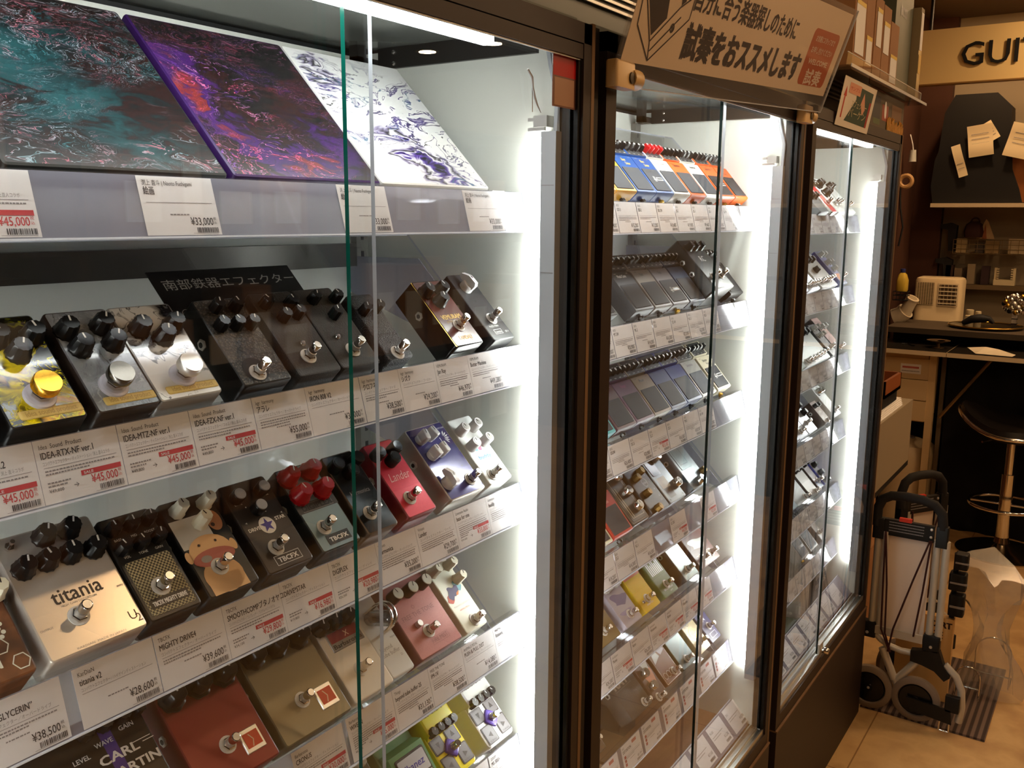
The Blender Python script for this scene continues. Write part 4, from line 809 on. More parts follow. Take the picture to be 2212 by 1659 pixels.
def big_black():
    e = place(1, 1, 1.712, .018, 'effect_pedal', 'large black effect unit with two sockets on its flank')
    b = MB(); b.rbox((0, 0, .001), (.098, .128, .056), .005, P('black_satin', (24, 23, 22), .35), None, .003); jack(b, 0, .085, .036); jack(b, 0, .055, .036)
    b.M = Matrix.Translation((0, 0, .0562)); b.text('RC', .05, .07, .02, WHT, 0, 'c'); b.build('body', e)
    for q in range(3): link('knob', knob_mesh('black'), e, (.02+.028*q, .105, .056))
    for q in (.03, .07): link('foot_switch', switch_mesh('foot'), e, (q, .03, .056))
big_black()
boss(1, 1, 1.838, 'black compact pedal with white lettering nearest the lamp', (26, 26, 28), 'Space Echo|RE-2', WHT, pad=P('rubber_pad_black', (26, 26, 28), .6, spec=.15))
boss(1, 2, 1.190, 'grey compact pedal at the frame on the third shelf', (110, 110, 116), 'Delay')
boss(1, 2, 1.268, 'turquoise compact pedal with a marked pad', (62, 170, 178), 'CHORUS', waza=True)
boss(1, 2, 1.345, 'plum brown compact pedal lettered Octave', (84, 54, 58), 'Octave', WHT)
boss(1, 2, 1.418, 'mauve compact pedal on the third shelf', (112, 88, 110), 'Flanger', P('mauve_letter', (150, 90, 130), .4))
boss(1, 2, 1.491, 'taupe compact pedal between mauve and blue', (136, 122, 104), 'Phaser')
boss(1, 2, 1.564, 'blue compact pedal right of the taupe one', (40, 52, 110), None)
boss(1, 2, 1.637, 'blue compact pedal behind the glass edge of the third shelf', (44, 56, 124), None)
boss(1, 2, 1.712, 'pale grey compact pedal left of the cream one', (186, 186, 180), 'Dimension', INKG)
boss(1, 2, 1.792, 'cream compact pedal with a marked pad on the third shelf', (222, 216, 190), 'Booster|Preamp', BLK, waza=True, pad=P('rubber_pad_dark', (38, 36, 40), .6, spec=.15))
boss(1, 3, 1.190, 'amber compact pedal at the frame on the fourth shelf', (190, 130, 60), 'Tremolo')
boss(1, 3, 1.268, 'cream compact pedal with a teal-edged plate', (214, 210, 180), 'Loop', P('teal_letter', (40, 120, 120), .4))
boss(1, 3, 1.344, 'red compact pedal on the fourth shelf', (186, 52, 40), 'Loop|Station', P('red_letter', (230, 160, 140), .4))
def chassis():
    e = place(1, 3, 1.420, .018, 'effect_pedal', 'grey open-plate effect unit with three big knobs in a column')
    b = MB(); b.rbox((0, 0, .001), (.066, .122, .030), .006, P('gunmetal_side', (84, 82, 80), .3, .5), None, .003); b.M = Matrix.Translation((0, 0, .0302))
    b.rbox((.006, .006, 0), (.060, .112, .0008), .004, P('panel_dark', (58, 56, 52), .35, .3), None, .0003)
    for q in range(2): b.rect(.012+q*.007, .014, .0145+q*.007, .075, P('pale_stripe', (190, 180, 160), .4), .001)
    outline(b, .012, .012, .056, .106, .001, P('pale_stripe', (190, 180, 160), .4), .0012); b.M = Matrix.Identity(4); b.build('body', e)
    for q in range(3): link('knob', knob_mesh('chrome'), e, (.042, .028+q*.032, .031), (0, 0, q))
chassis()
def evh(b, w, L):
    ringflat(b, w*.62, L*.50, .0085, .0095, WHT, .0002); b.text('EVH', w*.62, L*.47, .006, WHT, .0002, 'c', width=.013)
    for q in range(5): b.text('8055'[q % 4], w*.85, L*(.2+.13*q), .004, WHT, .0002, 'c')
    b.text('≡≡', w*.82, L*.12, .008, INKG, .0002, 'c')
pedal(1, 3, 1.497, .072, 'black effect unit with brass knobs in a column', .122, .032, P('black_satin', (24, 23, 22), .35), None, [(22, 24), (22, 58), (22, 92), (48, 100)], 'brass', (), deco=evh, s0=.018)
def silverbig(b, w, L):
    b.rbox((w*.10, L*.50, 0), (w*.55, L*.92, .001), .003, P('lcd_black', (40, 44, 44), .15), None, .0002); b.rect(w*.14, L*.26, w*.60, L*.46, P('pale_plate', (196, 194, 184), .35), .0003); b.rect(w*.18, L*.08, w*.55, L*.24, P('dark_band', (58, 56, 56), .3), .0003); blob(b, w*.1, L*.06, .002, .002, BLK, .0004); blob(b, w*.88, L*.06, .002, .002, BLK, .0004); b.text('AXE', w*.22, L*.82, .007, WHT, .0012, 'l')
pedal(1, 3, 1.575, .072, 'brushed silver effect unit with a dark window', .122, .032, P('brushed_silver', (104, 110, 114), .32, .6), None, [(60, 48), (54, 112)], 'chrome', (), deco=silverbig, s0=.018)
def silverknob(b, w, L):
    b.rbox((w*.12, L*.38, 0), (w*.72, L*.90, .001), .003, P('slate_plate', (96, 110, 114), .3, .3), None, .0002); outline(b, w*.2, L*.46, w*.64, L*.82, .002, P('slate_line', (60, 72, 76), .3), .0012)
pedal(1, 3, 1.690, .080, 'silver effect unit with one large bronze knob beside the lamp', .122, .030, P('brushed_silver', (104, 110, 114), .32, .6), None, [(38, 30, 'chrome'), (76, 44, 'brass')], 'chrome', (), deco=silverknob, s0=.018)

def art_splash(c1, c2): return lambda b, w, L: [blob(b, w*.5, L*.45, w*.36, L*.12, c1, .0002, wob=.35, ph=1), blob(b, w*.45, L*.22, w*.3, L*.05, c2, .0002, wob=.3), b.text('earth', w*.5, L*.10, .006, c2, .0003, 'c', width=w*.4)]
VIO = P('violet_art', (96, 84, 130), .4); LILAC = P('lilac_art', (150, 142, 176), .4); SLIV = P('silver_art', (190, 194, 190), .3, .4)
pedal(1, 4, 1.300, .078, 'olive gold stomp box on the fifth shelf at the frame', .112, .034, P('olive_gold', (112, 92, 48), .4), None, [(20, 92), (56, 92)], 'clear', ((38, 40),), s0=.018)
pedal(1, 4, 1.400, .064, 'pale lilac stomp box with violet art on the fifth shelf', .112, .034, P('pale_lilac', (178, 172, 186), .35), None, [(14, 96), (48, 96)], 'clear', ((34, 36),), deco=art_splash(VIO, LILAC), s0=.018)
def yelart(b, w, L):
    b.rect(.001, L*.62, w-.001, L-.002, P('salmon_art', (206, 110, 70), .4), .0001); b.text('BIPLE', w*.44, L*.16, .0085, WHT, .0003, 'c', bold=.02, width=w*.5); b.text('earth', w*.5, L*.09, .006, WHT, .0003, 'c', width=w*.4)
pedal(1, 4, 1.478, .064, 'yellow and salmon stomp box on the fifth shelf', .112, .034, P('yellow_gloss', (224, 190, 24), .25), None, [(14, 100), (48, 100)], 'black_small', ((32, 40), (14, 38, 'lamp')), deco=yelart, s0=.018)
def greenart(b, w, L):
    for q in range(8): b.rect(w*(.12+.1*q), L*.42, w*(.18+.1*q), L*(.7+.1*math.sin(q*2.1)), SLIV, .0002)
    blob(b, w*.5, L*.85, w*.4, L*.10, SLIV, .0002, wob=.2); b.text('Westwood', w*.5, L*.10, .007, WHT, .0003, 'c', width=w*.6); b.text('earth', w*.6, L*.05, .005, WHT, .0003, 'c')
pedal(1, 4, 1.563, .062, 'leaf green stomp box with silver trees on the fifth shelf', .112, .034, P('leaf_green', (74, 104, 44), .35), None, [(14, 100), (48, 100)], 'clear', ((32, 40),), deco=greenart, s0=.018)
pedal(1, 4, 1.665, .063, 'steel grey stomp box with a bright brushed panel', .112, .034, P('dark_brown_enamel', (44, 34, 28), .35), P('steel_panel', (150, 160, 156), .25, .6), [(16, 100), (48, 100)], 'clear', ((32, 38),), deco=lambda b, w, L: b.text('Plumes', w*.5, L*.10, .007, WHT, .0003, 'c', width=w*.6), s0=.018)
pedal(1, 4, 1.745, .100, 'wide dark maroon stomp box with silver swirls beside the lamp', .112, .034, P('maroon_grey', (92, 62, 60), .35), None, [(20, 100, 'white'), (80, 100, 'white')], 'clear', ((30, 36), (76, 36)), deco=art_splash(SLIV, WHT), s0=.018)
def multi(b, w, L):
    for q in range(6): b.rect(w*.62+.0, L*(.55+.06*q), w*.86, L*(.57+.06*q), BLK, .0003)
    b.rect(w*.55, L*.5, w*.95, L*.92, P('tan_plate', (190, 160, 120), .5), .0001)
    for q in range(4): b.text('CROSS'[q], w*(.16+.2*q), L*.18, .012, INKG, .0003, 'c')
pedal(1, 5, 1.215, .120, 'wide dark multi-switch effect unit on the lowest shelf', .115, .034, P('dark_olive_metal', (78, 62, 48), .4, .2), None, [(20, 80), (44, 80), (68, 80), (20, 50), (44, 50)], 'chrome', ((100, 42),), deco=multi, s0=.019)
pedal(1, 5, 1.352, .004, 'thin dark divider', .09, .030, BLKM, None, (), foot=(), jk=False, r=.001, s0=.019) if False else None
def rat(b, w, L): b.text('RAT', w*.40, L*.62, .022, P('rat_letter', (150, 136, 120), .5), .0002, 'c', bold=.05, width=w*.62); outline(b, w*.06, L*.58, w*.76, L*.88, .0004, INKG)
pedal(1, 5, 1.438, .084, 'dark grey stomp box with large block lettering RAT', .098, .034, P('rat_grey', (66, 58, 52), .55, bump=.4, bscale=600), None, (), 'black', ((62, 30),), deco=rat, s0=.019)
def peach(b, w, L): blob(b, w*.6, L*.35, w*.3, L*.22, P('peach_art', (206, 140, 104), .4), .0002, wob=.2); blob(b, w*.7, L*.6, w*.25, L*.18, SLIV, .0003, wob=.25)
pedal(1, 5, 1.531, .052, 'narrow brown stomp box with three silver-capped knobs down one side', .112, .034, P('brown_enamel', (92, 64, 48), .4), None, [(12, 98, 'white'), (14, 70, 'chrome'), (14, 42, 'chrome')], 'chrome', ((16, 18),), deco=peach, s0=.019)
def tri(b, w, L):
    b.quad([(w*.08, L*.42, .0002), (w*.52, L*.5, .0002), (w*.30, L*.80, .0002)], SLIV); b.quad([(w*.34, L*.80, .0002), (w*.62, L*.50, .0002), (w*.94, L*.55, .0002), (w*.70, L*.9, .0002)], P('lilac_white', (200, 196, 206), .4))
    for q in range(3): ringflat(b, w*(.2+.2*q), L*.16, .006, .007, WHT, .0003)
    outline(b, w*.60, L*.08, w*.82, L*.16, .0006, WHT, .0003); outline(b, w*.03, L*.02, w*.97, L*.97, .0012, WHT, .0001)
pedal(1, 5, 1.594, .068, 'brown stomp box with white triangles and a white border', .112, .034, P('copper_brown', (120, 78, 52), .35), None, [(14, 104), (52, 104)], 'white', ((48, 34),), deco=tri, s0=.019)
pedal(1, 5, 1.672, .068, 'bottle green stomp box with a grey-blue panel, behind the glass edge', .112, .034, P('bottle_green', (58, 72, 52), .4), P('grey_blue_panel', (100, 116, 116), .3, .2), [(14, 98), (50, 98)], 'black', ((34, 34),), s0=.019)
pedal(1, 5, 1.758, .060, 'white and gold stomp box on the lowest shelf', .112, .034, P('white_gold', (206, 192, 150), .3), None, [(14, 96), (44, 96)], 'brass', ((36, 40),), deco=lambda b, w, L: [ringflat(b, w*.45, L*.4, .010, .012, BRASS, .0002), ringflat(b, w*.45, L*.62, .007, .008, BLK, .0002)], s0=.019)
pedal(1, 5, 1.826, .052, 'navy stomp box with a white star shape nearest the lamp', .112, .034, P('navy_enamel', (52, 54, 84), .35), None, [(12, 98), (40, 98)], 'white', ((30, 52),), deco=lambda b, w, L: [star(b, w*.5, L*.5, .012, WHT), outline(b, w*.25, L*.07, w*.8, L*.17, .0008, WHT)], s0=.019)

OR = ('top', 'second', 'third', 'fourth', 'fifth', 'lowest'); NUM = ('first', 'second', 'third', 'fourth', 'fifth', 'sixth', 'seventh', 'eighth', 'ninth', 'tenth')
C2 = [[('BOSS', 'SD-1', '10,450'), ('BOSS', 'OD-3', '15,400'), ('BOSS', 'OD-3', '15,200'), ('BOSS', 'BD-2', '13,200'), ('BOSS', 'BD-2W', '18,480'), ('BOSS', 'JB-2', '19,800'), ('BOSS', 'DS-1', '9,460'), ('BOSS', 'DS-1', '10,450'), ('BOSS', 'DS-1W', '17,600')],
      [('BOSS', 'HM-2', '14,300'), ('BOSS', 'MT-2', '14,300'), ('BOSS', 'MT-2W', '20,900'), ('BOSS', 'ML-2', '14,300'), ('BOSS', 'FZ-5', '16,500'), ('BOSS', 'FZ-1W', '22,000'), ('BOSS', 'RC-5', '22,000'), ('BOSS', 'RE-2', '26,400')],
      [('BOSS', 'DC-3', '16,500'), ('BOSS', 'CH-1', '16,500'), ('BOSS', 'CE-2W', '26,400'), ('BOSS', 'OC-5', '20,900'), ('BOSS', 'SL-2', '12,100', 1), ('BOSS', 'CE-5', '16,500'), ('BOSS', 'PH-3', '18,700'), ('BOSS', 'BP-1W', '20,900')],
      [('BOSS', 'TR-2', '19,250'), ('BOSS', 'LS-2', '19,250'), ('BOSS', 'LS-2', '14,300'), ('BOSS', 'RC-1', '16,500'), None, ('BOSS', 'EC-202', '40,700', 1), None, ('EVH', '5150', '22,000', 1)],
      [('EarthQuaker', 'Acapulco', '24,200'), ('EarthQuaker', 'Bows', '24,200'), ('EarthQuaker', 'Plumes', '31,460', 1), ('EarthQuaker', 'Acorn', '26,200'), ('EarthQuaker', 'Westwood', '23,100', 1), ('EarthQuaker', 'Blumes', '17,100', 1), ('Devices', 'Hizumitas', '25,300', 1), ('Devices', 'Life', '29,800', 1)],
      None]
for k in range(5):
    n = 0
    for q, t in enumerate(C2[k]):
        x = 1.150+q*.0745+(.03 if k >= 3 else 0)
        if t:
            card(1, k, x, .072, 'white price card, %s from the left on the %s rail of the middle showcase' % (NUM[n], OR[k]), t[0], t[1], '', t[2], '29,800' if len(t) > 3 else None, rows=2 if q % 2 else 3); n += 1
    if k < 3: card(1, k, 1.842, .066, 'white price card at the lamp end of the %s rail of the middle showcase' % OR[k], 'BOSS', '', '', '', rows=1)
for n, x in enumerate((1.205, 1.290, 1.378, 1.462, 1.552, 1.640, 1.732, 1.815)):
    card(1, 5, x, .074, 'price card with red dots, %s from the left on the lowest rail' % NUM[n], 'RAT', 'DISTORTION', '', '31,130', rows=2, red=True)
# sloping card row just inside the bottom edge of each far showcase
def low_cards(i, xs, ww=.075):
    c = CAB[i]; x0, x1 = c['xl']+.01, c['xr']-.01; F_ = frame((0, .082, .452), (1, 0, 0), (0, .045, .05))
    e = empty('display_shelf', 'low sloping card ledge just inside the glass of the %s showcase' % c['word'], 'shelf', 'sloping acrylic shelves', (x0, 0, 0))
    b = MB(); b.M = Matrix.Translation((-x0, 0, 0)) @ F_; b.box((x0, -.066, -.003), (x1, 0, -.001), FROST); b.box((x0, -.001, -.003), (x1, .0005, .001), EDGE); b.quad([(x0, -.066, .0016), (x1, -.066, .0016), (x1, 0, .0016), (x0, 0, .0016)], SLEEVE); b.build('card_ledge', e)
    b = MB(); b.M = Matrix.Translation((-x0, 0, 0)); b.box((x0, .072, .402), (x1, .075, .44), FROST); b.build('ledge_foot', e)
    for n, x in enumerate(xs):
        rnd = random.Random(n); b = MB(); b.M = F_ @ Matrix.Translation((x, -.004, 0)); b.box((0, -.056, 0), (ww, 0, .0003), PAPER)
        b.text(('Cry Baby', 'JX-3P', 'ABY', 'Vol', 'WH10', 'PW-3', 'FV-500', 'EV-5')[n % 8], .005, -.016, .0078, INK, .0005, 'l', wid=.7); smalltext(b, .005, ww*.8, -.024, rnd); smalltext(b, .005, ww*.6, -.029, rnd)
        b.text('¥'+('14,300', '17,160', '13,200', '18,700')[n % 4], ww*.92, -.042, .0092, INK, .0005, 'r', wid=.7); barcode(b, ww*.6, -.052, ww*.92, -.0465, rnd)
        tag(b.build('price_card'), 'white price card on the low ledge of the %s showcase, %s from the left' % (c['word'], NUM[n]), 'price card', GT[i])
low_cards(1, [1.20+.092*q for q in range(8)]); low_cards(2, [2.03+.093*q for q in range(8)])

# ------------------------------------------------------------------ farthest showcase
GREY3 = P('pale_grey_box', (176, 176, 172), .35); SIL3 = P('silver_box', (186, 192, 200), .28, .5)
pedal(2, 0, 2.42, .080, 'dark effect unit with black sliders on the farthest top shelf', .112, .034, P('slate_box', (92, 94, 96), .35, .3), None, [(20, 90), (50, 92), (30, 50), (60, 50)], 'black', (), s0=-.004)
pedal(2, 0, 2.530, .050, 'red and chrome stomp box on the farthest top shelf', .112, .034, P('chrome_side', (190, 188, 184), .25, .8), P('signal_red', (190, 36, 44), .35), [(14, 96), (38, 96)], 'chrome', ((26, 30), (26, 60, 'lamp')), s0=-.004, deco=lambda b, w, L: b.rect(w*.1, L*.35, w*.9, L*.55, P('pale_red', (196, 120, 116), .4), .0002))
pedal(2, 0, 2.590, .095, 'white stomp box with four big black knobs', .130, .034, P('white_enamel', (226, 230, 228), .3), None, [(18, 96), (18, 64), (48, 100), (48, 68)], 'black_big', ((34, 28), (70, 28)), s0=-.004)
pedal(2, 0, 2.700, .075, 'white stomp box standing at the lamp end of the farthest top shelf', .112, .034, P('white_enamel', (226, 230, 228), .3), None, [(20, 96, 'black'), (52, 96, 'black')], 'black', ((38, 20),), s0=-.004)
pedal(2, 1, 2.380, .100, 'silver effect unit with many small switches, second far shelf', .115, .034, SIL3, None, [(20, 90), (55, 60), (75, 92)], 'black', ((15, 18), (38, 18), (60, 18), (82, 18)), s0=.002)
pedal(2, 1, 2.500, .150, 'wide pale grey effect unit with a row of foot switches', .118, .034, GREY3, None, [(30, 95), (62, 95), (95, 95), (60, 60)], 'black', ((15, 20), (40, 22), (66, 22), (92, 22), (118, 24)), s0=.002, deco=lambda b, w, L: b.rect(w*.3, L*.72, w*.7, L*.92, BLKM, .0002))
pedal(2, 1, 2.675, .062, 'royal blue stomp box with clear knobs and an orange patch', .122, .038, P('royal_blue', (34, 48, 116), .3), P('blue_grey_top', (120, 124, 160), .3), [(16, 105), (46, 105), (18, 76), (46, 76), (30, 52)], 'clear', ((46, 22),), s0=.000, deco=lambda b, w, L: b.rect(w*.15, L*.08, w*.85, L*.30, P('orange_patch', (222, 140, 80), .4), .0002))
pedal(2, 2, 2.400, .225, 'broad grey-green effect unit with a row of foot switches', .118, .034, P('grey_green_box', (150, 156, 152), .35, .2), None, [(190, 96), (160, 96)], 'black', ((28, 16), (58, 16), (92, 16), (126, 18), (160, 20), (196, 22)), s0=.002, deco=lambda b, w, L: [blob(b, w*.4, L*.5, .003, .003, BLK, .0002), blob(b, w*.6, L*.55, .003, .003, BLK, .0002)])
pedal(2, 2, 2.648, .058, 'mid grey stomp box with clear knobs on the third far shelf', .112, .034, P('dark_rim', (40, 40, 42), .4), P('mid_grey_top', (132, 132, 134), .35), [(14, 98), (42, 98), (14, 72), (42, 72)], 'clear', ((30, 28),), s0=.002)
pedal(2, 2, 2.715, .066, 'rosy grey stomp box with clear knobs by the far lamp', .105, .034, P('dark_rim', (40, 40, 42), .4), P('rosy_grey_top', (176, 150, 144), .35), [(14, 94), (48, 94)], 'clear', ((40, 18),), s0=.026)
pedal(2, 3, 2.400, .080, 'pale steel stomp box at the frame on the fourth far shelf', .112, .036, SIL3, None, [(20, 96), (56, 96)], 'black', ((40, 30),), s0=.012)
pedal(2, 3, 2.485, .078, 'pale steel stomp box with one dark switch', .112, .036, SIL3, None, [(60, 94, 'black'), (62, 70, 'black')], 'black', ((34, 42),), s0=.012)
pedal(2, 3, 2.643, .054, 'small light-topped stomp box with dark flank on the fourth far shelf', .075, .036, P('umber_side', (74, 56, 46), .4), P('silver_rose', (176, 166, 162), .3), [(12, 70), (40, 70)], 'black_small', ((28, 18),), s0=.012, deco=lambda b, w, L: b.text('MXR', w*.45, L*.45, .011, WHT, .0002, 'c', bold=.02))
pedal(2, 3, 2.742, .072, 'bright white stomp box with two black dashes', .112, .036, P('white_enamel', (226, 230, 228), .3), None, [(20, 102), (50, 102)], 'chrome', ((40, 32),), s0=.014, deco=lambda b, w, L: [b.rect(w*.14, L*.68, w*.40, L*.74, BLK, .0002), b.rect(w*.55, L*.70, w*.82, L*.76, BLK, .0002), b.rect(w*.3, L*.08, w*.45, L*.14, INK, .0002), b.rect(w*.55, L*.09, w*.75, L*.13, INK, .0002)])
pedal(2, 4, 2.440, .100, 'pale blue-grey stomp box on the fifth far shelf', .112, .034, P('pale_blue_box', (164, 178, 186), .35), None, [(20, 92), (70, 92)], 'black', ((78, 26),), s0=.016)
pedal(2, 4, 2.556, .072, 'cream-topped stomp box with brown flank on the fifth far shelf', .112, .034, P('umber_side', (74, 56, 46), .4), P('pale_top', (190, 188, 182), .35), [(18, 98), (50, 98)], 'black', ((48, 20),), s0=.016)
pedal(2, 4, 2.642, .044, 'grey stomp box with a blue foot on the fifth far shelf', .112, .034, P('umber_side', (74, 56, 46), .4), P('grey_lilac_top', (150, 142, 146), .35), [(10, 96), (32, 98)], 'black_small', ((30, 38),), s0=.016, deco=lambda b, w, L: b.rect(w*.08, L*.02, w*.92, L*.2, P('denim_print', (96, 116, 160), .4), .0002))
pedal(2, 4, 2.690, .040, 'cobalt blue stomp box with black knobs along its edge', .124, .038, P('cobalt_blue', (58, 62, 172), .3), P('grey_top_blue_edge', (110, 106, 112), .35), [(14, 106), (18, 80), (22, 52), (26, 26)], 'black', (), s0=.016)
boss(2, 5, 2.520, 'grey compact pedal with a marked pad on the lowest far shelf', (150, 146, 140), None, None, 'black', True)
boss(2, 5, 2.606, 'grey compact pedal with a chrome screw on the lowest far shelf', (156, 152, 146), None, None, 'black')
pedal(2, 5, 2.705, .040, 'dark brown stomp box at the lamp end of the lowest far shelf', .110, .036, P('umber_side', (74, 56, 46), .4), None, [(12, 92), (30, 92)], 'black', ((24, 40),), s0=.014)
for k in range(6):
    for n in range(8):
        x = 2.05+n*.077+(.0 if k else .02)
        if x+.07 > 2.80: continue
        card(2, k, x, .073, 'white price card, %s from the left on the %s rail of the farthest showcase' % (NUM[n], OR[k]), 'MXR', ('M-108', 'M-68', 'KFK', 'DD-8', 'CP-1X')[(n+k) % 5], '', ('22,000', '17,600', '30,800')[(n+k) % 3], rows=3)
def carton(name, label, x0, y0, z0, x1, y1, z1, mat, deco=None, rot=0., group=None):
    cx, cy = (x0+x1)/2, (y0+y1)/2; b = MB(); b.box((x0-cx, y0-cy, 0), (x1-cx, y1-cy, z1-z0), mat)
    if deco: b.M = frame((x0-cx, y0-cy-.0004, 0), (1, 0, 0), (0, 0, 1)); deco(b, x1-x0, z1-z0)
    return tag(b.build(name, None, (cx, cy, z0), (0, 0, rot)), label, 'box', group)
WCARD = P('white_carton', (206, 196, 182), .6); DCARD = P('dark_carton', (62, 54, 48), .5)
def bossbox(b, w, h):
    for n in range(2): b.text('BOSS', w*.5, h*(.80-.26*n), h*.16, P('carton_letter', (186, 176, 164), .5), .0004, 'c', bold=.06, width=w*.8)
carton('carton', 'dark grey upright carton with pale block lettering, farthest showcase floor', 2.625, .10, .40, 2.755, .15, .512, DCARD, bossbox)
carton('carton', 'plain white upright carton on the farthest showcase floor', 2.50, .10, .40, 2.575, .165, .505, WCARD, lambda b, w, h: b.text('MOOER', w*.5, h*.78, h*.09, INKG, .0004, 'c', width=w*.5))
carton('carton', 'grey-green flat box lying on the farthest showcase floor', 2.36, .10, .40, 2.47, .19, .43, P('grey_green_carton', (110, 118, 108), .5))
carton('carton', 'long pale carton on the middle showcase floor, behind the cards', 1.30, .16, .40, 1.52, .23, .445, P('tan_carton', (190, 158, 124), .6))
carton('carton', 'flat tan carton beside the long pale one, middle showcase floor', 1.55, .20, .40, 1.66, .28, .43, P('tan_carton2', (158, 122, 88), .6))
carton('carton', 'dark slate carton on the middle showcase floor', 1.68, .25, .40, 1.76, .32, .475, P('slate_carton', (70, 64, 66), .5))

# ------------------------------------------------------------------ over the showcases
def overhead():
    e = empty('overhead_cabinet', 'long dark overhead cabinet with aluminium door tracks above the showcases', 'cabinet', None, (1.3, .1, 1.785))
    b = MB(); b.M = Matrix.Translation((-1.3, -.1, -1.785)); b.box((-.5, .10, 1.785), (2.86, .44, 1.842), P('overhead_grey', (120, 124, 124), .4)); b.build('lower_panel', e)
    b = MB(); b.M = Matrix.Translation((-1.3, -.1, -1.785))
    for z in (1.842, 1.852, 1.862): b.box((-.5, .094, z), (2.86, .12, z+.004), ALU)
    b.box((-.5, .098, 1.842), (2.86, .12, 1.866), P('track_dark', (60, 62, 60), .4)); b.build('door_track', e)
    b = MB(); b.M = Matrix.Translation((-1.3, -.1, -1.785)); b.box((-.5, .11, 1.866), (2.86, .115, 2.50), P('dark_glass_door', (14, 18, 16), .1)); b.build('glass_door', e)
    b = MB(); b.M = Matrix.Translation((-1.3, -.1, -1.785)); b.box((-.5, .115, 1.842), (2.86, .44, 2.52), BROWND); b.build('carcass', e)
overhead()
SF = frame((1.075, -.02, 1.735), (1, 0, 0), (0, -.33, .944)) @ Matrix.Rotation(math.radians(3.25), 4, 'Z')
def shop_sign():
    e = empty('shop_sign', 'white Japanese notice in a clear tilted holder over the middle showcase', 'sign', None, (1.075, -.02, 1.735)); IV = Matrix.Translation((-1.075, .02, -1.735)) @ SF
    b = MB(); b.M = IV
    for z in (-.0012, .0016): b.quad([(.0, -.030, z), (.868, -.030, z), (.868, .165, z), (0, .165, z)], HOLDER)
    b.box((0, -.0315, -.0012), (.868, -.030, .0016), EDGE); b.box((.868, -.03, -.0012), (.8695, .165, .0016), EDGE); b.build('clear_pocket', e)
    b = MB(); b.M = IV; b.box((.012, .0, -.0006), (.851, .155, .0), P('sign_paper', (244, 226, 200), .7)); k = P('sign_ink', (40, 26, 24), .7)
    b.text('自分に合う楽器探しのために', .170, .084, .038, k, .0003, 'l', width=.415, bold=.028)
    b.text('試奏をおススメします', .172, .021, .052, k, .0003, 'l', width=.482, bold=.05)
    o = P('sign_orange', (196, 92, 38), .6); b.rbox((.672, .014, 0), (.822, .113, .0003), .012, o, o, .0001); pl = P('sign_pale', (244, 226, 206), .6)
    b.text('お気軽にスタッフまで', .747, .092, .012, pl, .0006, 'c', width=.11, bold=.01); b.text('お申し付けください', .747, .072, .013, pl, .0006, 'c', width=.12, bold=.01); b.text('WELCOME', .747, .052, .013, pl, .0006, 'c', width=.11, bold=.03); b.text('試奏', .747, .018, .030, pl, .0006, 'c', width=.09, bold=.03)
    def ln(pts, t=.0024):
        for (x0, y0), (x1, y1) in zip(pts, pts[1:]):
            d = math.hypot(x1-x0, y1-y0); nx, ny = -(y1-y0)/d*t/2, (x1-x0)/d*t/2; b.quad([(x0+nx, y0+ny, .0004), (x0-nx, y0-ny, .0004), (x1-nx, y1-ny, .0004), (x1+nx, y1+ny, .0004)], k)
    # line drawing of a stomp box
    ln([(.022, .100), (.024, .074), (.028, .046), (.081, .006), (.166, .068), (.166, .094)]); ln([(.024, .092), (.072, .030), (.130, .079), (.168, .100)]); ln([(.081, .006), (.072, .030)]); ln([(.078, .018), (.14, .068)])
    b.quad([(.030, .092, .0004), (.071, .037, .0004), (.101, .062, .0004), (.085, .112, .0004), (.045, .125, .0004)], k); b.quad([(.120, .118, .0004), (.132, .082, .0004), (.142, .088, .0004), (.135, .122, .0004)], k)
    ringflat(b, .124, .052, .004, .0062, k, .0004); blob(b, .125, .051, .0025, .0035, k, .0004); b.build('paper_insert', e)
    for x, z in ((1.076, 1.704), (1.862, 1.727)):
        b = MB(); b.M = Matrix.Translation((-1.075, .02, -1.735)); pl = P('beige_bracket', (196, 162, 108), .4); b.rbox((x, -.022, z), (x+.052, -.004, z+.034), .004, pl, None, .003); b.lathe([(.0135, 0), (.0135, .024), (.011, .028)], (x+.046, -.013, z+.015), pl, 16, axis=Matrix.Rotation(PI/2, 3, 'Y'))
        b.lathe([(.0075, 0), (.007, .002), (.004, .0022)], (x+.040, -.022, z+.014), P('screw_dark', (70, 60, 44), .4, .6), 14, axis=Matrix.Rotation(PI/2, 3, 'X')); b.build('corner_bracket', e)
shop_sign()
def sticker():
    b = MB(); b.M = frame((.970, .0085, 1.671), (1, 0, 0), (0, 0, 1)); b.box((0, 0, 0), (.060, .061, .0006), P('sticker_brown', (120, 84, 74), .25)); b.rect(.001, .036, .059, .060, P('sticker_red', (176, 32, 34), .2), .0008)
    b.rect(.004, .002, .05, .034, P('sticker_tan', (164, 124, 100), .3), .0008)
    one('sticker', 'small red and brown sticker at the upper corner of the nearest glass door', 'sticker', b)
    b = MB(); p = [(.917, .0085, 1.706), (.925, .0078, 1.698), (.926, .0075, 1.688), (.930, .007, 1.676), (.934, .006, 1.668), (.940, .005, 1.660)]
    b.quad([(.926, .0088, 1.7), (.928, .0088, 1.7), (.929, .0088, 1.66), (.927, .0088, 1.66)], EDGE); b.tube(p, [.0012, .0016, .0012, .0014, .001, .0004], SATIN, 6); one('tape_scrap', 'curled strip of clear tape hanging from the top door track', 'tape', b)
sticker()
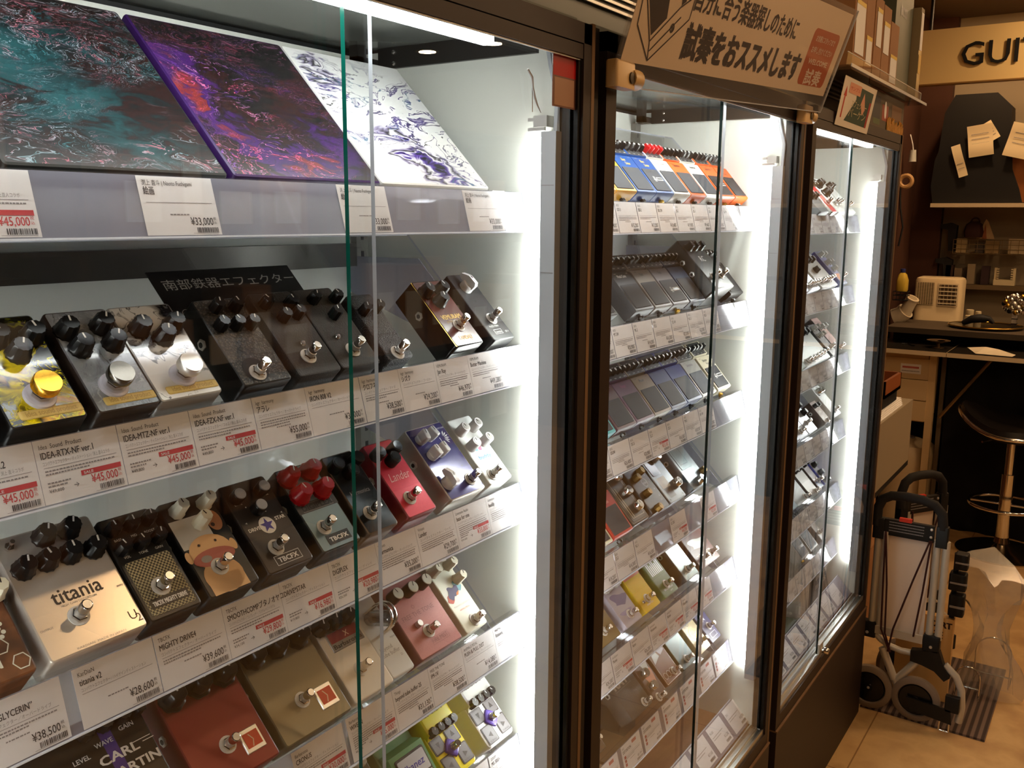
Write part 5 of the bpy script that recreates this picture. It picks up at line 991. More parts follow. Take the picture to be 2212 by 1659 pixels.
def upper_goods():
    e = empty('acrylic_ledge', 'clear acrylic ledge carrying brown boxes above the farthest showcase', 'shelf', None, (2.13, 0, 1.866))
    b = MB(); b.box((0, -.032, 0), (.82, .094, .004), ACRYL); b.box((0, -.034, -.001), (.84, -.032, .006), EDGE); b.build('ledge_plate', e)
    b = MB(); b.quad([(0, -.022, .004), (.80, -.022, .004), (.80, -.024, .030), (0, -.024, .030)], ACRYL); b.box((0, -.0246, .030), (.80, -.0226, .0315), EDGE); b.box((.80, -.0246, .004), (.8015, -.0226, .03), EDGE); b.build('front_lip', e)
    def lab(x0, y0, x1, y1):
        def f(b, w, h):
            rnd = random.Random(int(x0*100)); b.rect(w*x0, h*y0, w*x1, h*y1, PAPER, .0006); b.rect(w*x0, h*(y1-.05), w*x1, h*y1, P('yellow_print', (226, 190, 60), .6), .0009)
            for q in range(5): smalltext(b, w*(x0+.06), w*(x1-.06), h*(y0+.04+(y1-y0)*.14*q), rnd, INKG, h*.018)
        return f
    B = [(2.20, 2.30, 2.06, (.1, .2, .9, .8)), (2.303, 2.375, 2.05, (.15, .15, .85, .5)), (2.385, 2.462, 2.06, (.2, .42, .85, .88)), (2.468, 2.545, 2.055, (.1, .40, .85, .80)), (2.552, 2.64, 2.03, (.1, .1, .9, .52))]
    W = ('leftmost, large label', 'half behind the notice, low label', 'tallest label, third from the left', 'fourth from the left', 'rightmost, label near its foot')
    for (x0, x1, z, l), wd in zip(B, W): carton('cardboard_box', 'brown cardboard box on the acrylic ledge, '+wd, x0, -.015, 1.870, x1, .085, z, CARD, lab(*l), group='brown boxes on the acrylic ledge')
    carton('carton', 'tall grey-green carton with black lettering at the end of the acrylic ledge', 2.655, .0, 1.870, 2.86, .088, 2.20, P('grey_green_tall', (92, 96, 80), .5), lambda b, w, h: b.text('BOSS', w*.45, h*.62, h*.10, BLK, .0006, 'c', bold=.05))
    carton('carton', 'small printed packet hanging at the right end of the acrylic ledge', 2.87, -.02, 1.871, 2.91, .05, 2.12, P('packet', (150, 134, 104), .2), lambda b, w, h: [b.rect(.1*w, .55*h, .9*w, .95*h, PAPER, .0005), b.rect(.1*w, .3*h, .9*w, .5*h, P('packet_yellow', (206, 170, 70), .4), .0005)])
    M = frame((2.144, -.001, 1.747), (1, 0, 0), (0, -.0176, .102)); b = MB(); b.M = M; w, h = .290, .1045
    b.box((0, 0, 0), (w, h, .0008), P('poster_paper', (232, 222, 206), .5)); g = P('poster_green', (38, 70, 58), .5)
    b.quad([(.06, .014, .001), (.262, .012, .001), (.266, .092, .001), (.11, .094, .001), (.125, .065, .001)], g); b.rect(.246, .012, .262, .07, P('poster_red', (160, 40, 34), .5), .0012)
    b.rect(.05, .074, .15, .096, P('poster_pink', (224, 160, 130), .5), .0014); b.quad([(.170, .060, .0014), (.20, .036, .0014), (.216, .050, .0014), (.185, .086, .0014)], MC['poster_pink'])
    r = P('poster_arrow', (190, 56, 34), .5); b.rect(.024, .018, .033, .064, r, .0012); b.quad([(.016, .064, .0012), (.041, .064, .0012), (.0285, .086, .0012)], r)
    b.text('エフェクター', .16, .048, .018, P('poster_pale', (200, 190, 150), .5), .0016, 'c', width=.14); b.text('バーゲン', .16, .026, .022, MC['poster_pale'], .0016, 'c', width=.15); b.text('サンプル', .10, .081, .010, r, .0018, 'c', width=.085)
    one('poster', 'small green and orange poster clipped below the acrylic ledge', 'poster', b)
    e = empty('wall_graphic', 'dark coloured printed panel with gold fringe above the far end of the showcases', 'printed panel', None, (2.45, .006, 1.7755))
    b = MB(); b.M = frame((0, 0, 0), (1, 0, 0), (0, 0, 1)); b.box((0, 0, 0), (.41, .088, .002), P('graphic_base', (70, 58, 44), .5)); b.rect(.05, .02, .13, .076, P('graphic_navy', (22, 34, 52), .5), .0024); b.rect(.15, .02, .22, .06, P('graphic_red', (150, 60, 44), .5), .0024); blob(b, .185, .048, .012, .022, PAPER, .0028); b.rect(.06, .006, .13, .02, P('graphic_green', (70, 90, 50), .5), .0024); b.rect(.26, .03, .38, .07, P('graphic_brown', (110, 74, 44), .5), .0024); b.build('print', e)
    b = MB(); rnd = random.Random(5)
    for q in range(26): x = .205+q*.0078; b.box((x, -.0045, -.015), (x+.006, -.0025, rnd.uniform(.018, .036)), GOLD if q % 3 else BRASS)
    b.build('gold_fringe', e)
upper_goods()

# ------------------------------------------------------------------ end of the aisle
def guitar_sign():
    e = empty('hanging_sign', 'lit yellow hanging board lettered GUITAR in black', 'sign', None, (5.0, .46, 2.19))
    b = MB(); b.box((0, -2.2, 0), (.05, .0, .25), P('sign_board', (244, 214, 150), .6)); b.box((-.004, -2.2, -.006), (.054, .004, 0), P('sign_edge', (150, 112, 60), .5)); b.build('board', e)
    b = MB(); b.M = frame((-.012, -.245, .073), (0, -1, 0), (0, 0, 1)); vs, fs = glyphs('GUITAR', .004, False); s = .152
    b.add([(x*s, y*s, 0) for x, y in vs], fs, BLKM); b.add([(x*s, y*s, -.004) for x, y in vs], fs, BLKM); b.build('raised_letters', e)
    for y in (-.1, -1.9):
        b = MB(); b.cyl((.025, y, .25), (.025, y, ZC-2.19), .008, BLKM); b.build('hanger_rod', e)
guitar_sign()
def back_wall_goods():
    b = MB(); b.box((5.45, -1.4, 1.607), (5.75, .37, 1.628), P('pale_shelf', (196, 178, 146), .5)); one('wall_shelf', 'pale wooden wall shelf carrying the black bag, end wall', 'shelf', b)
    b = MB(); ol = [(.37, 1.63), (.385, 1.72), (.375, 1.86), (.36, 1.90), (.345, 2.10), (.30, 2.19), (.1, 2.19), (.03, 2.12), (.02, 1.98), (.0, 1.80), (-.04, 1.70), (-.06, 1.63)]
    b.prism(ol, 5.50, 5.66, BLKM)
    one('gig_bag', 'bulky black soft bag standing on the wall shelf', 'bag', b)
    b = MB(); b.prism([(-.01, 1.632), (.03, 1.80), (-.02, 1.96), (-.12, 2.05), (-.30, 2.0), (-.32, 1.632)], 5.52, 5.62, P('leather_brown', (140, 84, 40), .5)); one('leather_case', 'brown leather case on the wall shelf at the picture edge', 'case', b)
    pp = P('warm_paper', (226, 208, 170), .7)
    for q, (o, an, w, h, t) in enumerate((((5.47, .205, 1.862), -8, .118, .160, 'cream paper sheet pinned slightly crooked on the black bag'), ((5.465, .05, 1.872), 14, .16, .17, 'cream paper sheet on the black bag, cut by the picture edge'), ((5.475, .125, 1.93), -32, .07, .10, 'small curled paper slip between the two sheets'), ((5.475, .245, 1.76), -18, .045, .17, 'long curling receipt strip hanging from the black bag'))):
        b = MB(); b.M = frame(o, (0, -1, 0), (0, 0, 1)) @ Matrix.Rotation(math.radians(-an), 4, 'Z')
        n = 8; b.add([(x, h*i/n, (.004*math.sin(i*.9+q))) for i in range(n+1) for x in (0, w)], [(2*i, 2*i+1, 2*i+3, 2*i+2) for i in range(n)], pp, True)
        rnd = random.Random(q)
        for i in range(4): smalltext(b, w*.15, w*.85, h*(.25+.15*i), rnd, INKG, .004)
        one('paper_sheet', t, 'paper', b)
    # hooks with black grips
    for y, z, wd in ((.325, 1.515, 'upper'), (.335, 1.325, 'lower')):
        b = MB(); b.prism([(y+.02, z-.02), (y+.02, z), (y-.03, z+.01), (y-.065, z-.005), (y-.06, z-.145), (y-.03, z-.145), (y-.02, z-.03)], 5.66, 5.72, BLKM); b.box((5.72, y-.05, z-.06), (5.75, y-.02, z-.02), BLKM); one('instrument_hanger', 'black padded instrument hanger on the end wall, %s one' % wd, 'hanger', b)
    e = empty('wire_basket', 'wire basket of small packets on the end wall', 'basket', None, (5.70, 0, 1.36)); b = MB(); wr = P('basket_wire', (120, 100, 70), .4, .6)
    for z in (0, .025, .05, .075): b.tube([(.04, .262, z), (-.10, .262, z), (-.10, -.30, z), (.04, -.30, z)], .002, wr, 6)
    for q in range(15): y = .262-q*.04; b.tube([(.04, y, 0), (-.10, y, 0), (-.10, y, .075)], .0015, wr, 6)
    b.build('wire_frame', e)
    for q, (y0, y1, h, c, wd) in enumerate(((.25, .20, .075, (170, 150, 110), 'pale packet'), (.155, .115, .055, (70, 62, 56), 'dark packet'), (.105, .04, .066, (150, 124, 84), 'tan packet'), (-.005, -.10, .078, (196, 176, 140), 'cream packet'))):
        b = MB(); b.box((5.625, y1, 1.364), (5.66, y0, 1.364+h), P('packet_%d' % q, c, .6)); one('packet', wd+' standing in the wire basket', 'packet', b)
    b = MB(); b.lathe([(.045, 0), (.05, .03), (.04, .07), (.02, .085)], (5.66, .175, 1.448), P('maroon_cloth', (62, 34, 30), .8), 16, .1, 5); b.tube(arc((5.66, .17, 1.53), .022, 0, 180, 8), .004, MC['maroon_cloth']); one('drawstring_pouch', 'dark maroon pouch above the wire basket', 'pouch', b)
    b = MB(); b.prism([(.16, 1.44), (.118, 1.545), (.105, 1.53), (.07, 1.44)], 5.66, 5.68, P('pale_pennant', (190, 160, 120), .6)); b.prism([(.13, 1.44), (.118, 1.52), (.107, 1.44)], 5.655, 5.66, P('rust_pennant', (150, 86, 50), .6)); one('pennant', 'pale folded triangular card above the wire basket', 'card', b)
    b = MB(); cr = P('comb_cream', (222, 206, 166), .5); b.box((5.645, -.05, 1.192), (5.70, .053, 1.222), cr)
    for s in (0, 1):
        y = (.053, -.05)[s]; d = (-1, 1)[s]; b.box((5.66, min(y, y+d*.012), 1.222), (5.68, max(y, y+d*.012), 1.285), cr)
        for q in range(5): z = 1.226+q*.0125; b.box((5.65, min(y+d*.012, y+d*.022), z), (5.68, max(y+d*.012, y+d*.022), z+.006), cr)
    one('notched_rest', 'cream plastic rest with two notched uprights on the rear counter', 'rest', b)
    for q, (y, h, c, wd) in enumerate(((.28, .10, (60, 40, 34), 'dark brown'), (.235, .085, (120, 104, 84), 'taupe'), (.17, .11, (150, 134, 108), 'beige'), (.10, .10, (58, 40, 44), 'dark plum'))):
        b = MB(); b.box((5.66, y-.02, 1.192), (5.72, y+.018, 1.192+h), P('pack_%d' % q, c, .6)); one('retail_pack', '%s upright pack on the rear counter below the wire basket' % wd, 'pack', b)
    b = MB(); b.box((5.64, -1.4, 1.165), (5.75, .345, 1.19), P('rear_counter', (110, 92, 66), .6)); one('rear_counter', 'narrow rear counter along the end wall', 'counter', b)
    b = MB(); b.tube([(5.30, .47, 1.98), (5.30, .455, 1.93), (5.30, .45, 1.90)], .004, SATIN); b.lathe([(.02, 0), (.016, .06)], (5.30, .45, 1.84), P('smoky_clear_knob', (200, 204, 200), .1), 10); one('hanging_tag', 'small clear tag hanging on the dark wall beside the farthest showcase', 'tag', b)
    b = MB(); b.tube(arc((5.30, .474, 1.74), .030, 0, 360, 18), .012, P('beige_tube', (190, 150, 100), .5), 8); b.tube([(5.30, .50, 1.72), (5.30, .49, 1.6), (5.30, .47, 1.5), (5.30, .485, 1.4)], .005, BLKM); one('cable_coil', 'beige coil and dark cord hung on the dark wall', 'cable', b)
back_wall_goods()
def bar():
    e = empty('service_counter', 'raised dark counter top with a ribbed mat, in front of the end wall', 'counter', None, (5.2, 0, 0))
    RIB = NOISE('ribbed_mat', [(.4, (62, 52, 40)), (.6, (92, 78, 60))], 60, .6, kind='wave', bump=.5)
    b = MB(); b.box((-.21, -1.5, .972), (.22, .45, 1.0), RIB); b.build('ribbed_top', e)
    b = MB(); b.box((-.02, -1.5, 0), (.18, .45, .972), P('counter_black', (20, 18, 16), .6)); b.build('carcass', e)
    e = empty('work_desk', 'long desk with black top and pale edge below the raised counter', 'desk', None, (4.75, 0, 0))
    b = MB(); b.box((0, -1.5, .897), (.42, .118, .9185), P('desk_edge', (224, 206, 172), .5), P('desk_top', (34, 30, 26), .35)); b.box((0, .1205, .897), (.42, .47, .9185), MC['desk_edge'], MC['desk_top']); b.build('desk_top', e)
    b = MB(); b.cyl((.10, -.068, .894), (.10, .141, .583), .008, P('dull_brace', (130, 104, 66), .4, .5), 8); b.build('diagonal_brace', e)
    b = MB(); b.box((.10, .173, 0), (.14, .206, .897), P('cream_steel', (214, 190, 146), .45)); b.build('leg', e)
    b = MB(); b.box((.20, .145, 0), (.225, .165, .897), P('grey_steel', (110, 98, 80), .45)); b.build('leg', e)
    b = MB(); n = 40; pts = []
    for q in range(n+1):
        y = .135-q*.04; x = .20+.012*math.sin(q*1.7); pts += [(x, y, 0), (x, y, .895)]
    b.add(pts, [(2*q, 2*q+2, 2*q+3, 2*q+1) for q in range(n)], P('black_cloth', (14, 13, 14), .9), True); b.build('cloth_skirt', e)
    e = empty('drawer_unit', 'cream steel drawer unit with a sticker under the desk', 'drawers', None, (4.84, .3, .55)); cs = MC['cream_steel']
    b = MB(); b.box((.01, -.09, 0), (.33, .16, .335), cs); b.build('housing', e)
    for q, (z0, z1) in enumerate(((.215, .315), (.110, .210), (.006, .105))):
        b = MB(); b.box((0, -.094, z0), (.012, .15, z1), cs)
        if q == 0:
            b.M = frame((-.0005, .035, .240), (0, -1, 0), (0, 0, 1)); b.rect(0, 0, .095, .048, PAPER, 0); b.rect(.008, .026, .085, .036, P('soft_red_print', (196, 106, 98), .6), .0004); smalltext(b, .006, .09, .010, random.Random(1), INKG, .004)
        b.build('drawer', e)
    b = MB(); b.lathe([(.12, 0), (.14, .30), (.142, .36), (.12, .40), (.06, .425), (.02, .43)], (5.02, .30, 0), P('white_bin', (222, 202, 164), .45), 28); b.lathe([(.03, .43), (.028, .436)], (5.02, .30, 0), INKG, 16); one('waste_bin', 'round white lidded bin beneath the cream drawers', 'bin', b)
    # things on desk and counter
    b = MB(); b.lathe([(.03, 0), (.008, .004), (.008, .02), (.03, .026), (.052, .034), (.055, .037), (.05, .035)], (4.92, .185, .919), P('dish_brown', (120, 96, 70), .25, .3), 26); blob(b, 4.92, .172, .03, .018, P('dish_orange', (200, 110, 50), .5), .954); one('footed_dish', 'small footed dish with something orange on the black desk top', 'dish', b)
    b = MB(); z = .921; pts = [(4.99, .06, z), (4.885, -.03, z+.012), (4.80, .015, z)]; pts2 = [(4.87, -.09, z+.006), (4.76, -.06, z)]; b.add([(5.0, .065, z), (4.915, -.028, z+.02), (4.90, -.085, z+.014), (4.82, -.165, z+.004), (4.775, -.155, z), (4.79, .0, z)], [(0, 1, 5), (1, 2, 5), (2, 3, 4, 5)], P('bright_paper', (246, 232, 204), .7)); one('paper_sheet', 'folded white sheet lying on the black desk top', 'paper', b)
    b = MB(); b.tube([(4.95+.0*q, .36-.01*q, .922) if q < 1 else (4.93+.03*math.sin(q), .36-.014*q, .922) for q in range(6)], .0025, BLK, 6); one('thin_cable', 'thin black cable lying on the desk top', 'cable', b)
    b = MB(); b.lathe([(.16, 0), (.172, .006), (.172, .012), (.165, .014), (.15, .010)], (5.22, .02, 1.001), P('tray_dark', (40, 34, 26), .2, .5), 36); b.tube([(5.22+.172*math.cos(t/18*PI), .02+.172*math.sin(t/18*PI), 1.014) for t in range(36)], .003, BRASS, 6, True); one('round_tray', 'dark round tray with a bright rim on the raised counter', 'tray', b)
    b = MB(); b.tube([(5.18, .12, 1.022), (5.17, .08, 1.045), (5.17, .04, 1.052), (5.18, .0, 1.05), (5.18, -.02, 1.03)], [.012, .02, .022, .014, .008], BLKM, 10); one('rubber_glove', 'crumpled black cloth piece on the round tray', 'cloth', b)
    for q, (y, h, r) in enumerate(((.115, .075, .022), (.075, .068, .017))):
        b = MB(); b.lathe([(r*.9, 0), (r, .006), (r, h*.6), (r*.8, h*.66), (r*.85, h*.7), (r*.85, h), (r*.7, h+.002)], (5.36, y, 1.0), P('jar_cream', (222, 206, 168), .4), 18); one('small_jar', ('wider', 'narrower')[q]+' small cream jar beside the round tray', 'jar', b)
    e = empty('chrome_ornament', 'shiny chrome studded ornament on a slim stand on the raised counter', 'ornament', None, (5.25, -.105, 1.0))
    b = MB(); b.box((-.03, -.03, 0), (.03, .03, .006), BRASS); b.box((-.012, -.012, .006), (.012, .012, .08), CHROME)
    for z in (.025, .05): b.box((-.014, -.014, z), (.014, .014, z+.004), BLK)
    b.build('stand', e)
    b = MB(); rnd = random.Random(9)
    for q in range(40):
        u = q*2.399; v = 1-2*(q+.5)/40; rr = math.sqrt(1-v*v); c = (.04*rr*math.cos(u), .055*rr*math.sin(u), .125+.045*v); r = .012
        b.lathe([(r*.4, -r*.9), (r*.9, -r*.4), (r, 0), (r*.9, r*.4), (r*.4, r*.9)], c, (CHROME, SATIN, BRASS, BLK)[q % 4 if q % 3 else 0], 8)
    b.build('studded_head', e)
    AX, AY = 5.46, .30
    e = empty('portable_air_conditioner', 'cream portable cooling unit with two grilles behind the raised counter', 'air conditioner', None, (AX, AY, .0)); cr = P('ac_cream', (226, 204, 162), .45); dk = P('grille_dark', (74, 58, 42), .6)
    b = MB(); b.rbox((-.03, -.125, .40), (.16, .115, 1.232), .05, cr, None, .018, 6); b.build('body', e)
    b = MB(); b.box((-.033, .010, 1.085), (-.029, .102, 1.205), dk)
    for q in range(16): b.box((-.035, .010, 1.087+q*.0075), (-.032, .102, 1.0892+q*.0075), cr)
    for q in range(8): b.box((-.0345, .012+q*.012, 1.085), (-.032, .0135+q*.012, 1.205), cr)
    b.build('side_grille', e)
    b = MB(); b.rbox((-.034, -.112, 1.080), (-.0305, -.008, 1.205), .001, P('ac_pale', (216, 196, 160), .4)); b.box((-.036, -.104, 1.088), (-.033, -.016, 1.197), dk)
    for q in range(5): b.box((-.040, -.104, 1.094+q*.0215), (-.034, -.016, 1.099+q*.0215), P('ac_white', (236, 222, 190), .4))
    for q in range(5): b.box((-.038, -.100+q*.019, 1.088), (-.035, -.096+q*.019, 1.197), P('ac_tan', (160, 134, 96), .5))
    b.build('outlet_louver', e)
    b = MB(); cr2 = P('duct_white', (226, 212, 184), .45); b.tube([(5.28, .475, 1.02), (5.28, .44, 1.035), (5.27, .415, 1.06)], .045, cr2, 20); b.tube([(5.27, .42, 1.04), (5.26, .405, 1.08), (5.25, .385, 1.125)], .032, cr2, 20); b.lathe([(.034, 0), (.034, .006), (.024, .007)], (5.249, .383, 1.126), cr2, 20, cap=P('duct_inner', (176, 160, 130), .5), axis=Matrix.Rotation(.45, 3, 'X') @ Matrix.Rotation(-.25, 3, 'Y')); one('duct_elbow', 'white pipe elbow at the left end of the raised counter', 'pipe', b)
    e = empty('spray_bottle', 'bottle of yellow liquid with a blue cap on the dark wall', 'bottle', None, (5.22, .435, 1.165))
    b = MB(); b.lathe([(.026, 0), (.030, .01), (.030, .06), (.02, .09), (.011, .10)], (0, 0, 0), P('yellow_liquid', (206, 176, 70), .1), 18, .06, 5); b.build('bottle_body', e); b = MB(); b.lathe([(.013, .10), (.013, .118), (.01, .12)], (0, 0, 0), P('blue_cap', (40, 50, 110), .4), 14); b.build('cap', e)
    b = MB()
    for z in (1.12, 1.145, 1.165): b.tube([(5.25, .398, z), (5.19, .398, z), (5.19, .47, z), (5.25, .47, z)], .0022, BLKM, 6, True)
    for y in (.398, .416, .434, .452, .47): b.tube([(5.19, y, 1.12), (5.19, y, 1.165)], .0018, BLKM, 6)
    b.quad([(5.19, .398, 1.121), (5.25, .398, 1.121), (5.25, .47, 1.121), (5.19, .47, 1.121)], BLKM); one('small_wire_holder', 'small black wire holder under the yellow bottle', 'wire basket', b)
bar()
def stool():
    X, Y = 4.72, -.195; e = empty('bar_stool', 'chrome bar stool with a black seat and footrest ring', 'stool', None, (X, Y, 0))
    b = MB(); b.lathe([(.195, 0), (.195, .006), (.17, .014), (.08, .03), (.035, .05), (.028, .08)], (0, 0, 0), P('chrome_dark_base', (190, 176, 150), .15, 1.), 40); b.build('base', e)
    b = MB(); b.cyl((0, 0, .06), (0, 0, .38), .029, CHROME, 20); b.cyl((0, 0, .38), (0, 0, .575), .020, CHROME, 20); b.build('post', e)
    b = MB(); b.tube([(.0+.155*math.cos(t/16*PI), .155*math.sin(t/16*PI), .235) for t in range(32)], .009, CHROME, 10, True); b.cyl((0, -.155, .235), (0, .155, .235), .008, CHROME); b.build('footrest_ring', e)
    def zz(t): return .600+.085*max(0, math.sin(t))**2
    R = .225; n = 36; b = MB(); rings = []
    for rr, dz in ((R, 0), (R*.97, .022), (R*.85, .016), (R*.5, -.004), (R*.1, -.006)):
        rings.append([(rr*math.cos(2*PI*q/n), rr*math.sin(2*PI*q/n), .600+(zz(2*PI*q/n)-.600)*(rr/R)**2+dz) for q in range(n)])
    pts = sum(rings, []); b.add(pts, [(j*n+q, j*n+(q+1) % n, (j+1)*n+(q+1) % n, (j+1)*n+q) for j in range(4) for q in range(n)], P('seat_black', (26, 22, 20), .35), True); b.add(rings[-1], [tuple(range(n))], MC['seat_black'])
    b.add([(x, y, z-.03) for x, y, z in rings[0]]+rings[0], [(q, (q+1) % n, n+(q+1) % n, n+q) for q in range(n)]+[tuple(range(n))[::-1]], MC['seat_black']); b.build('seat', e)
    b = MB(); b.tube([(R*1.01*math.cos(2*PI*q/n), R*1.01*math.sin(2*PI*q/n), zz(2*PI*q/n)-.012) for q in range(n)], .010, CHROME, 10, True); b.build('seat_rim', e)
    b = MB(); b.tube([(-.05, .0, .575), (-.12, .06, .565), (-.20, .10, .56)], .005, CHROME); b.build('height_lever', e)
    carton('carton', 'small taupe carton standing behind the bar stool seat', 4.90, -.32, .60, 4.945, -.22, .69, P('taupe_carton', (130, 104, 70), .6))
stool()

# ------------------------------------------------------------------ floor end of the showcases: mat, trolleys, bag, boxes
def mat():
    b = MB(); m = NOISE('ribbed_doormat', [(.3, (58, 44, 38)), (.7, (112, 92, 80))], 16, .95, kind='wave', bump=.8); MC['ribbed_doormat'].node_tree.nodes['Mapping'].inputs['Rotation'].default_value = (0, 0, PI/2)
    b.box((2.890, -.360, .0), (3.42, .0, .007), m); o = one('door_mat', 'dark ribbed door mat under the folded trolleys', 'mat', b)
mat()
def q3(y, z, x=2.90): return (x, -.59+(y+.59)*(x/2.93), 1.54-(1.54-z)*(x/2.93))
def trolley(dx, dy, label, full=True):
    e = empty('folding_trolley', label, 'hand truck', 'folded hand trolleys', (2.90+dx, -.1+dy, .007)); M = Matrix.Translation((-2.90, .1, -.007))
    def mb(): b = MB(); b.M = M; return b
    GT_ = P('trolley_tube', (196, 190, 178), .4, .35); FO = P('black_foam', (24, 22, 22), .8); BP = P('black_nylon', (12, 11, 11), .5)
    b = mb(); b.tube([q3(.002, .60), q3(.002, .655), q3(-.010, .685), q3(-.035, .700), q3(-.075, .704), q3(-.125, .702), q3(-.160, .692), q3(-.182, .668), q3(-.188, .62)], .0145, FO, 14); b.build('foam_handle', e)
    b = mb()
    for y0, z in ((-.003, .60), (-.185, .605)): b.rbox((2.888, q3(y0-.020, 0)[1], z-.03), (2.915, q3(y0+.014, 0)[1], z+.035), .004, BP, None, .003)
    b.box((2.893, q3(-.165, 0)[1], .585), (2.908, q3(-.012, 0)[1], .636), BP)
    b.M = M @ frame((2.8925, -.03, .59), (0, -1, 0), (0, 0, 1))
    for r in range(4): smalltext(b, .012, .112, .010+r*.009, random.Random(r), INKG, .0028)
    for x in (-.008, .132, .162):
        for z in (.012, .036): b.lathe([(.0045, 0), (.004, .002), (.002, .003)], (x, z, 0), SATIN, 12)
    b.build('top_yoke', e)
    b = mb(); b.box((2.890, -.105, .635), (2.902, -.070, .646), P('red_latch', (206, 52, 30), .4)); b.build('release_latch', e)
    for y in (-.006, -.028, -.176, -.202):
        b = mb(); b.cyl(q3(y, .585), q3(y, .27), .0105, GT_, 14); b.build('tube', e)
    b = mb(); b.box((2.906, -.163, .28), (2.912, -.030, .60), P('white_toe_plate', (226, 208, 192), .5)); b.build('folded_plate', e)
    b = mb(); b.box((2.885, -.165, .262), (2.893, -.012, .288), GT_); b.build('cross_bar', e)
    for y in (-.004, -.190):
        b = mb(); b.rbox((2.884, y-.024, .245), (2.915, y+.024, .295), .004, BP, None, .003); b.lathe([(.005, 0), (.004, .003)], (2.884, y, .26), SATIN, 12, axis=Matrix.Rotation(-PI/2, 3, 'Y')); b.build('clamp', e)
    b = mb(); b.tube([q3(-.015, .245), q3(-.04, .225), q3(-.065, .212), q3(-.10, .205), q3(-.15, .208)], .010, GT_, 12); b.build('lower_link', e)
    b = mb(); b.prism([(-.135, .235), (-.215, .250), (-.232, .205), (-.250, .175), (-.235, .160), (-.205, .185), (-.17, .195), (-.135, .20)], 2.884, 2.91, BP); b.build('knuckle', e)
    b = mb(); b.tube([q3(-.228, .195), q3(-.262, .165), q3(-.280, .125), q3(-.285, .07), q3(-.28, .02)], .011, GT_, 12); b.build('side_rail', e)
    for y, z in ((-.022, .078), (-.160, .078)):
        b = mb(); A = Matrix.Rotation(-PI/2, 3, 'Y')
        b.lathe([(.064, -.012), (.070, -.008), (.070, .008), (.064, .012), (.052, .012), (.050, .006)], (2.892, y, z), P('grey_tyre', (128, 112, 96), .6), 40, axis=A, cap=BP); w_ = b.build('wheel', e)
        b = mb(); b.lathe([(.048, .006), (.046, .009), (.012, .010), (.010, .013)], (2.892, y, z), P('gloss_hub', (16, 15, 16), .2), 32, axis=A); b.lathe([(.0045, .013), (.003, .016)], (2.892, y, z), SATIN, 12, axis=A); b.build('hub', w_)
    b = mb()
    for p0, p1 in (((-.05, .215), (-.092, .120)), ((-.155, .200), (-.100, .120)), ((-.095, .125), (-.13, .030))):
        b.tube([(2.90, p0[0], p0[1]), (2.90, p1[0], p1[1])], .012, GT_, 10)
    b.build('wheel_arm', e)
    b = mb(); b.prism([(-.135, .088), (-.262, .080), (-.268, .035), (-.150, .048)], 2.868, 2.876, BP); b.rbox((2.868, -.285, .075), (2.888, -.245, .125), .003, BP, None, .002); b.build('axle_flap', e)
    b = mb(); b.tube([(2.872, -.235, .04), (2.872, -.235, .009), (2.872, -.262, .009), (2.872, -.262, .04)], .004, CHROME, 8, True); b.build('chrome_catch', e)
    cd = P('bungee_cord', (52, 16, 18), .7)
    for pts in ([q3(-.030, .59), q3(-.034, .45), q3(-.040, .27), (2.884, -.075, .215)], [q3(-.031, .59), q3(-.046, .42), q3(-.052, .26), (2.884, -.078, .215)], [q3(-.158, .585), q3(-.12, .45), q3(-.075, .28), (2.884, -.07, .215)], [q3(-.162, .585), q3(-.150, .42), q3(-.135, .27)]):
        b = mb(); b.tube([(2.879, p[1], p[2]) for p in pts], .0028, cd, 8); b.build('bungee', e)
    return e
trolley(0, 0, 'folded hand trolley with black foam handle, nearest to the camera on the mat')
t2 = trolley(.30, .02, 'second folded hand trolley half hidden behind the front one'); t2.rotation_euler = (0, 0, math.radians(58))
carton('cardboard_box', 'flat yellowish box printed CART standing behind the trolleys', 3.06, -.226, .007, 3.09, -.06, .29, P('cart_box', (214, 172, 112), .6))
def cart_print():
    pass
def cartbox():
    o = D.objects['cardboard_box.005'] if 'cardboard_box.005' in D.objects else None
    if o is None: return
    b = MB(); b.M = frame((-.0154, .0, 0), (0, -1, 0), (0, 0, 1)); k = P('cart_ink', (50, 30, 20), .7)
    b.text('CART', .012, .250, .028, k, 0, 'l', bold=.05, width=.066)
    for q in range(3): b.rect(.028, .232-q*.01, .055, .237-q*.01, k)
    b.rect(.047, .11, .050, .232, k); b.rect(.035, .15, .055, .154, k); b.build('print', o)
cartbox()
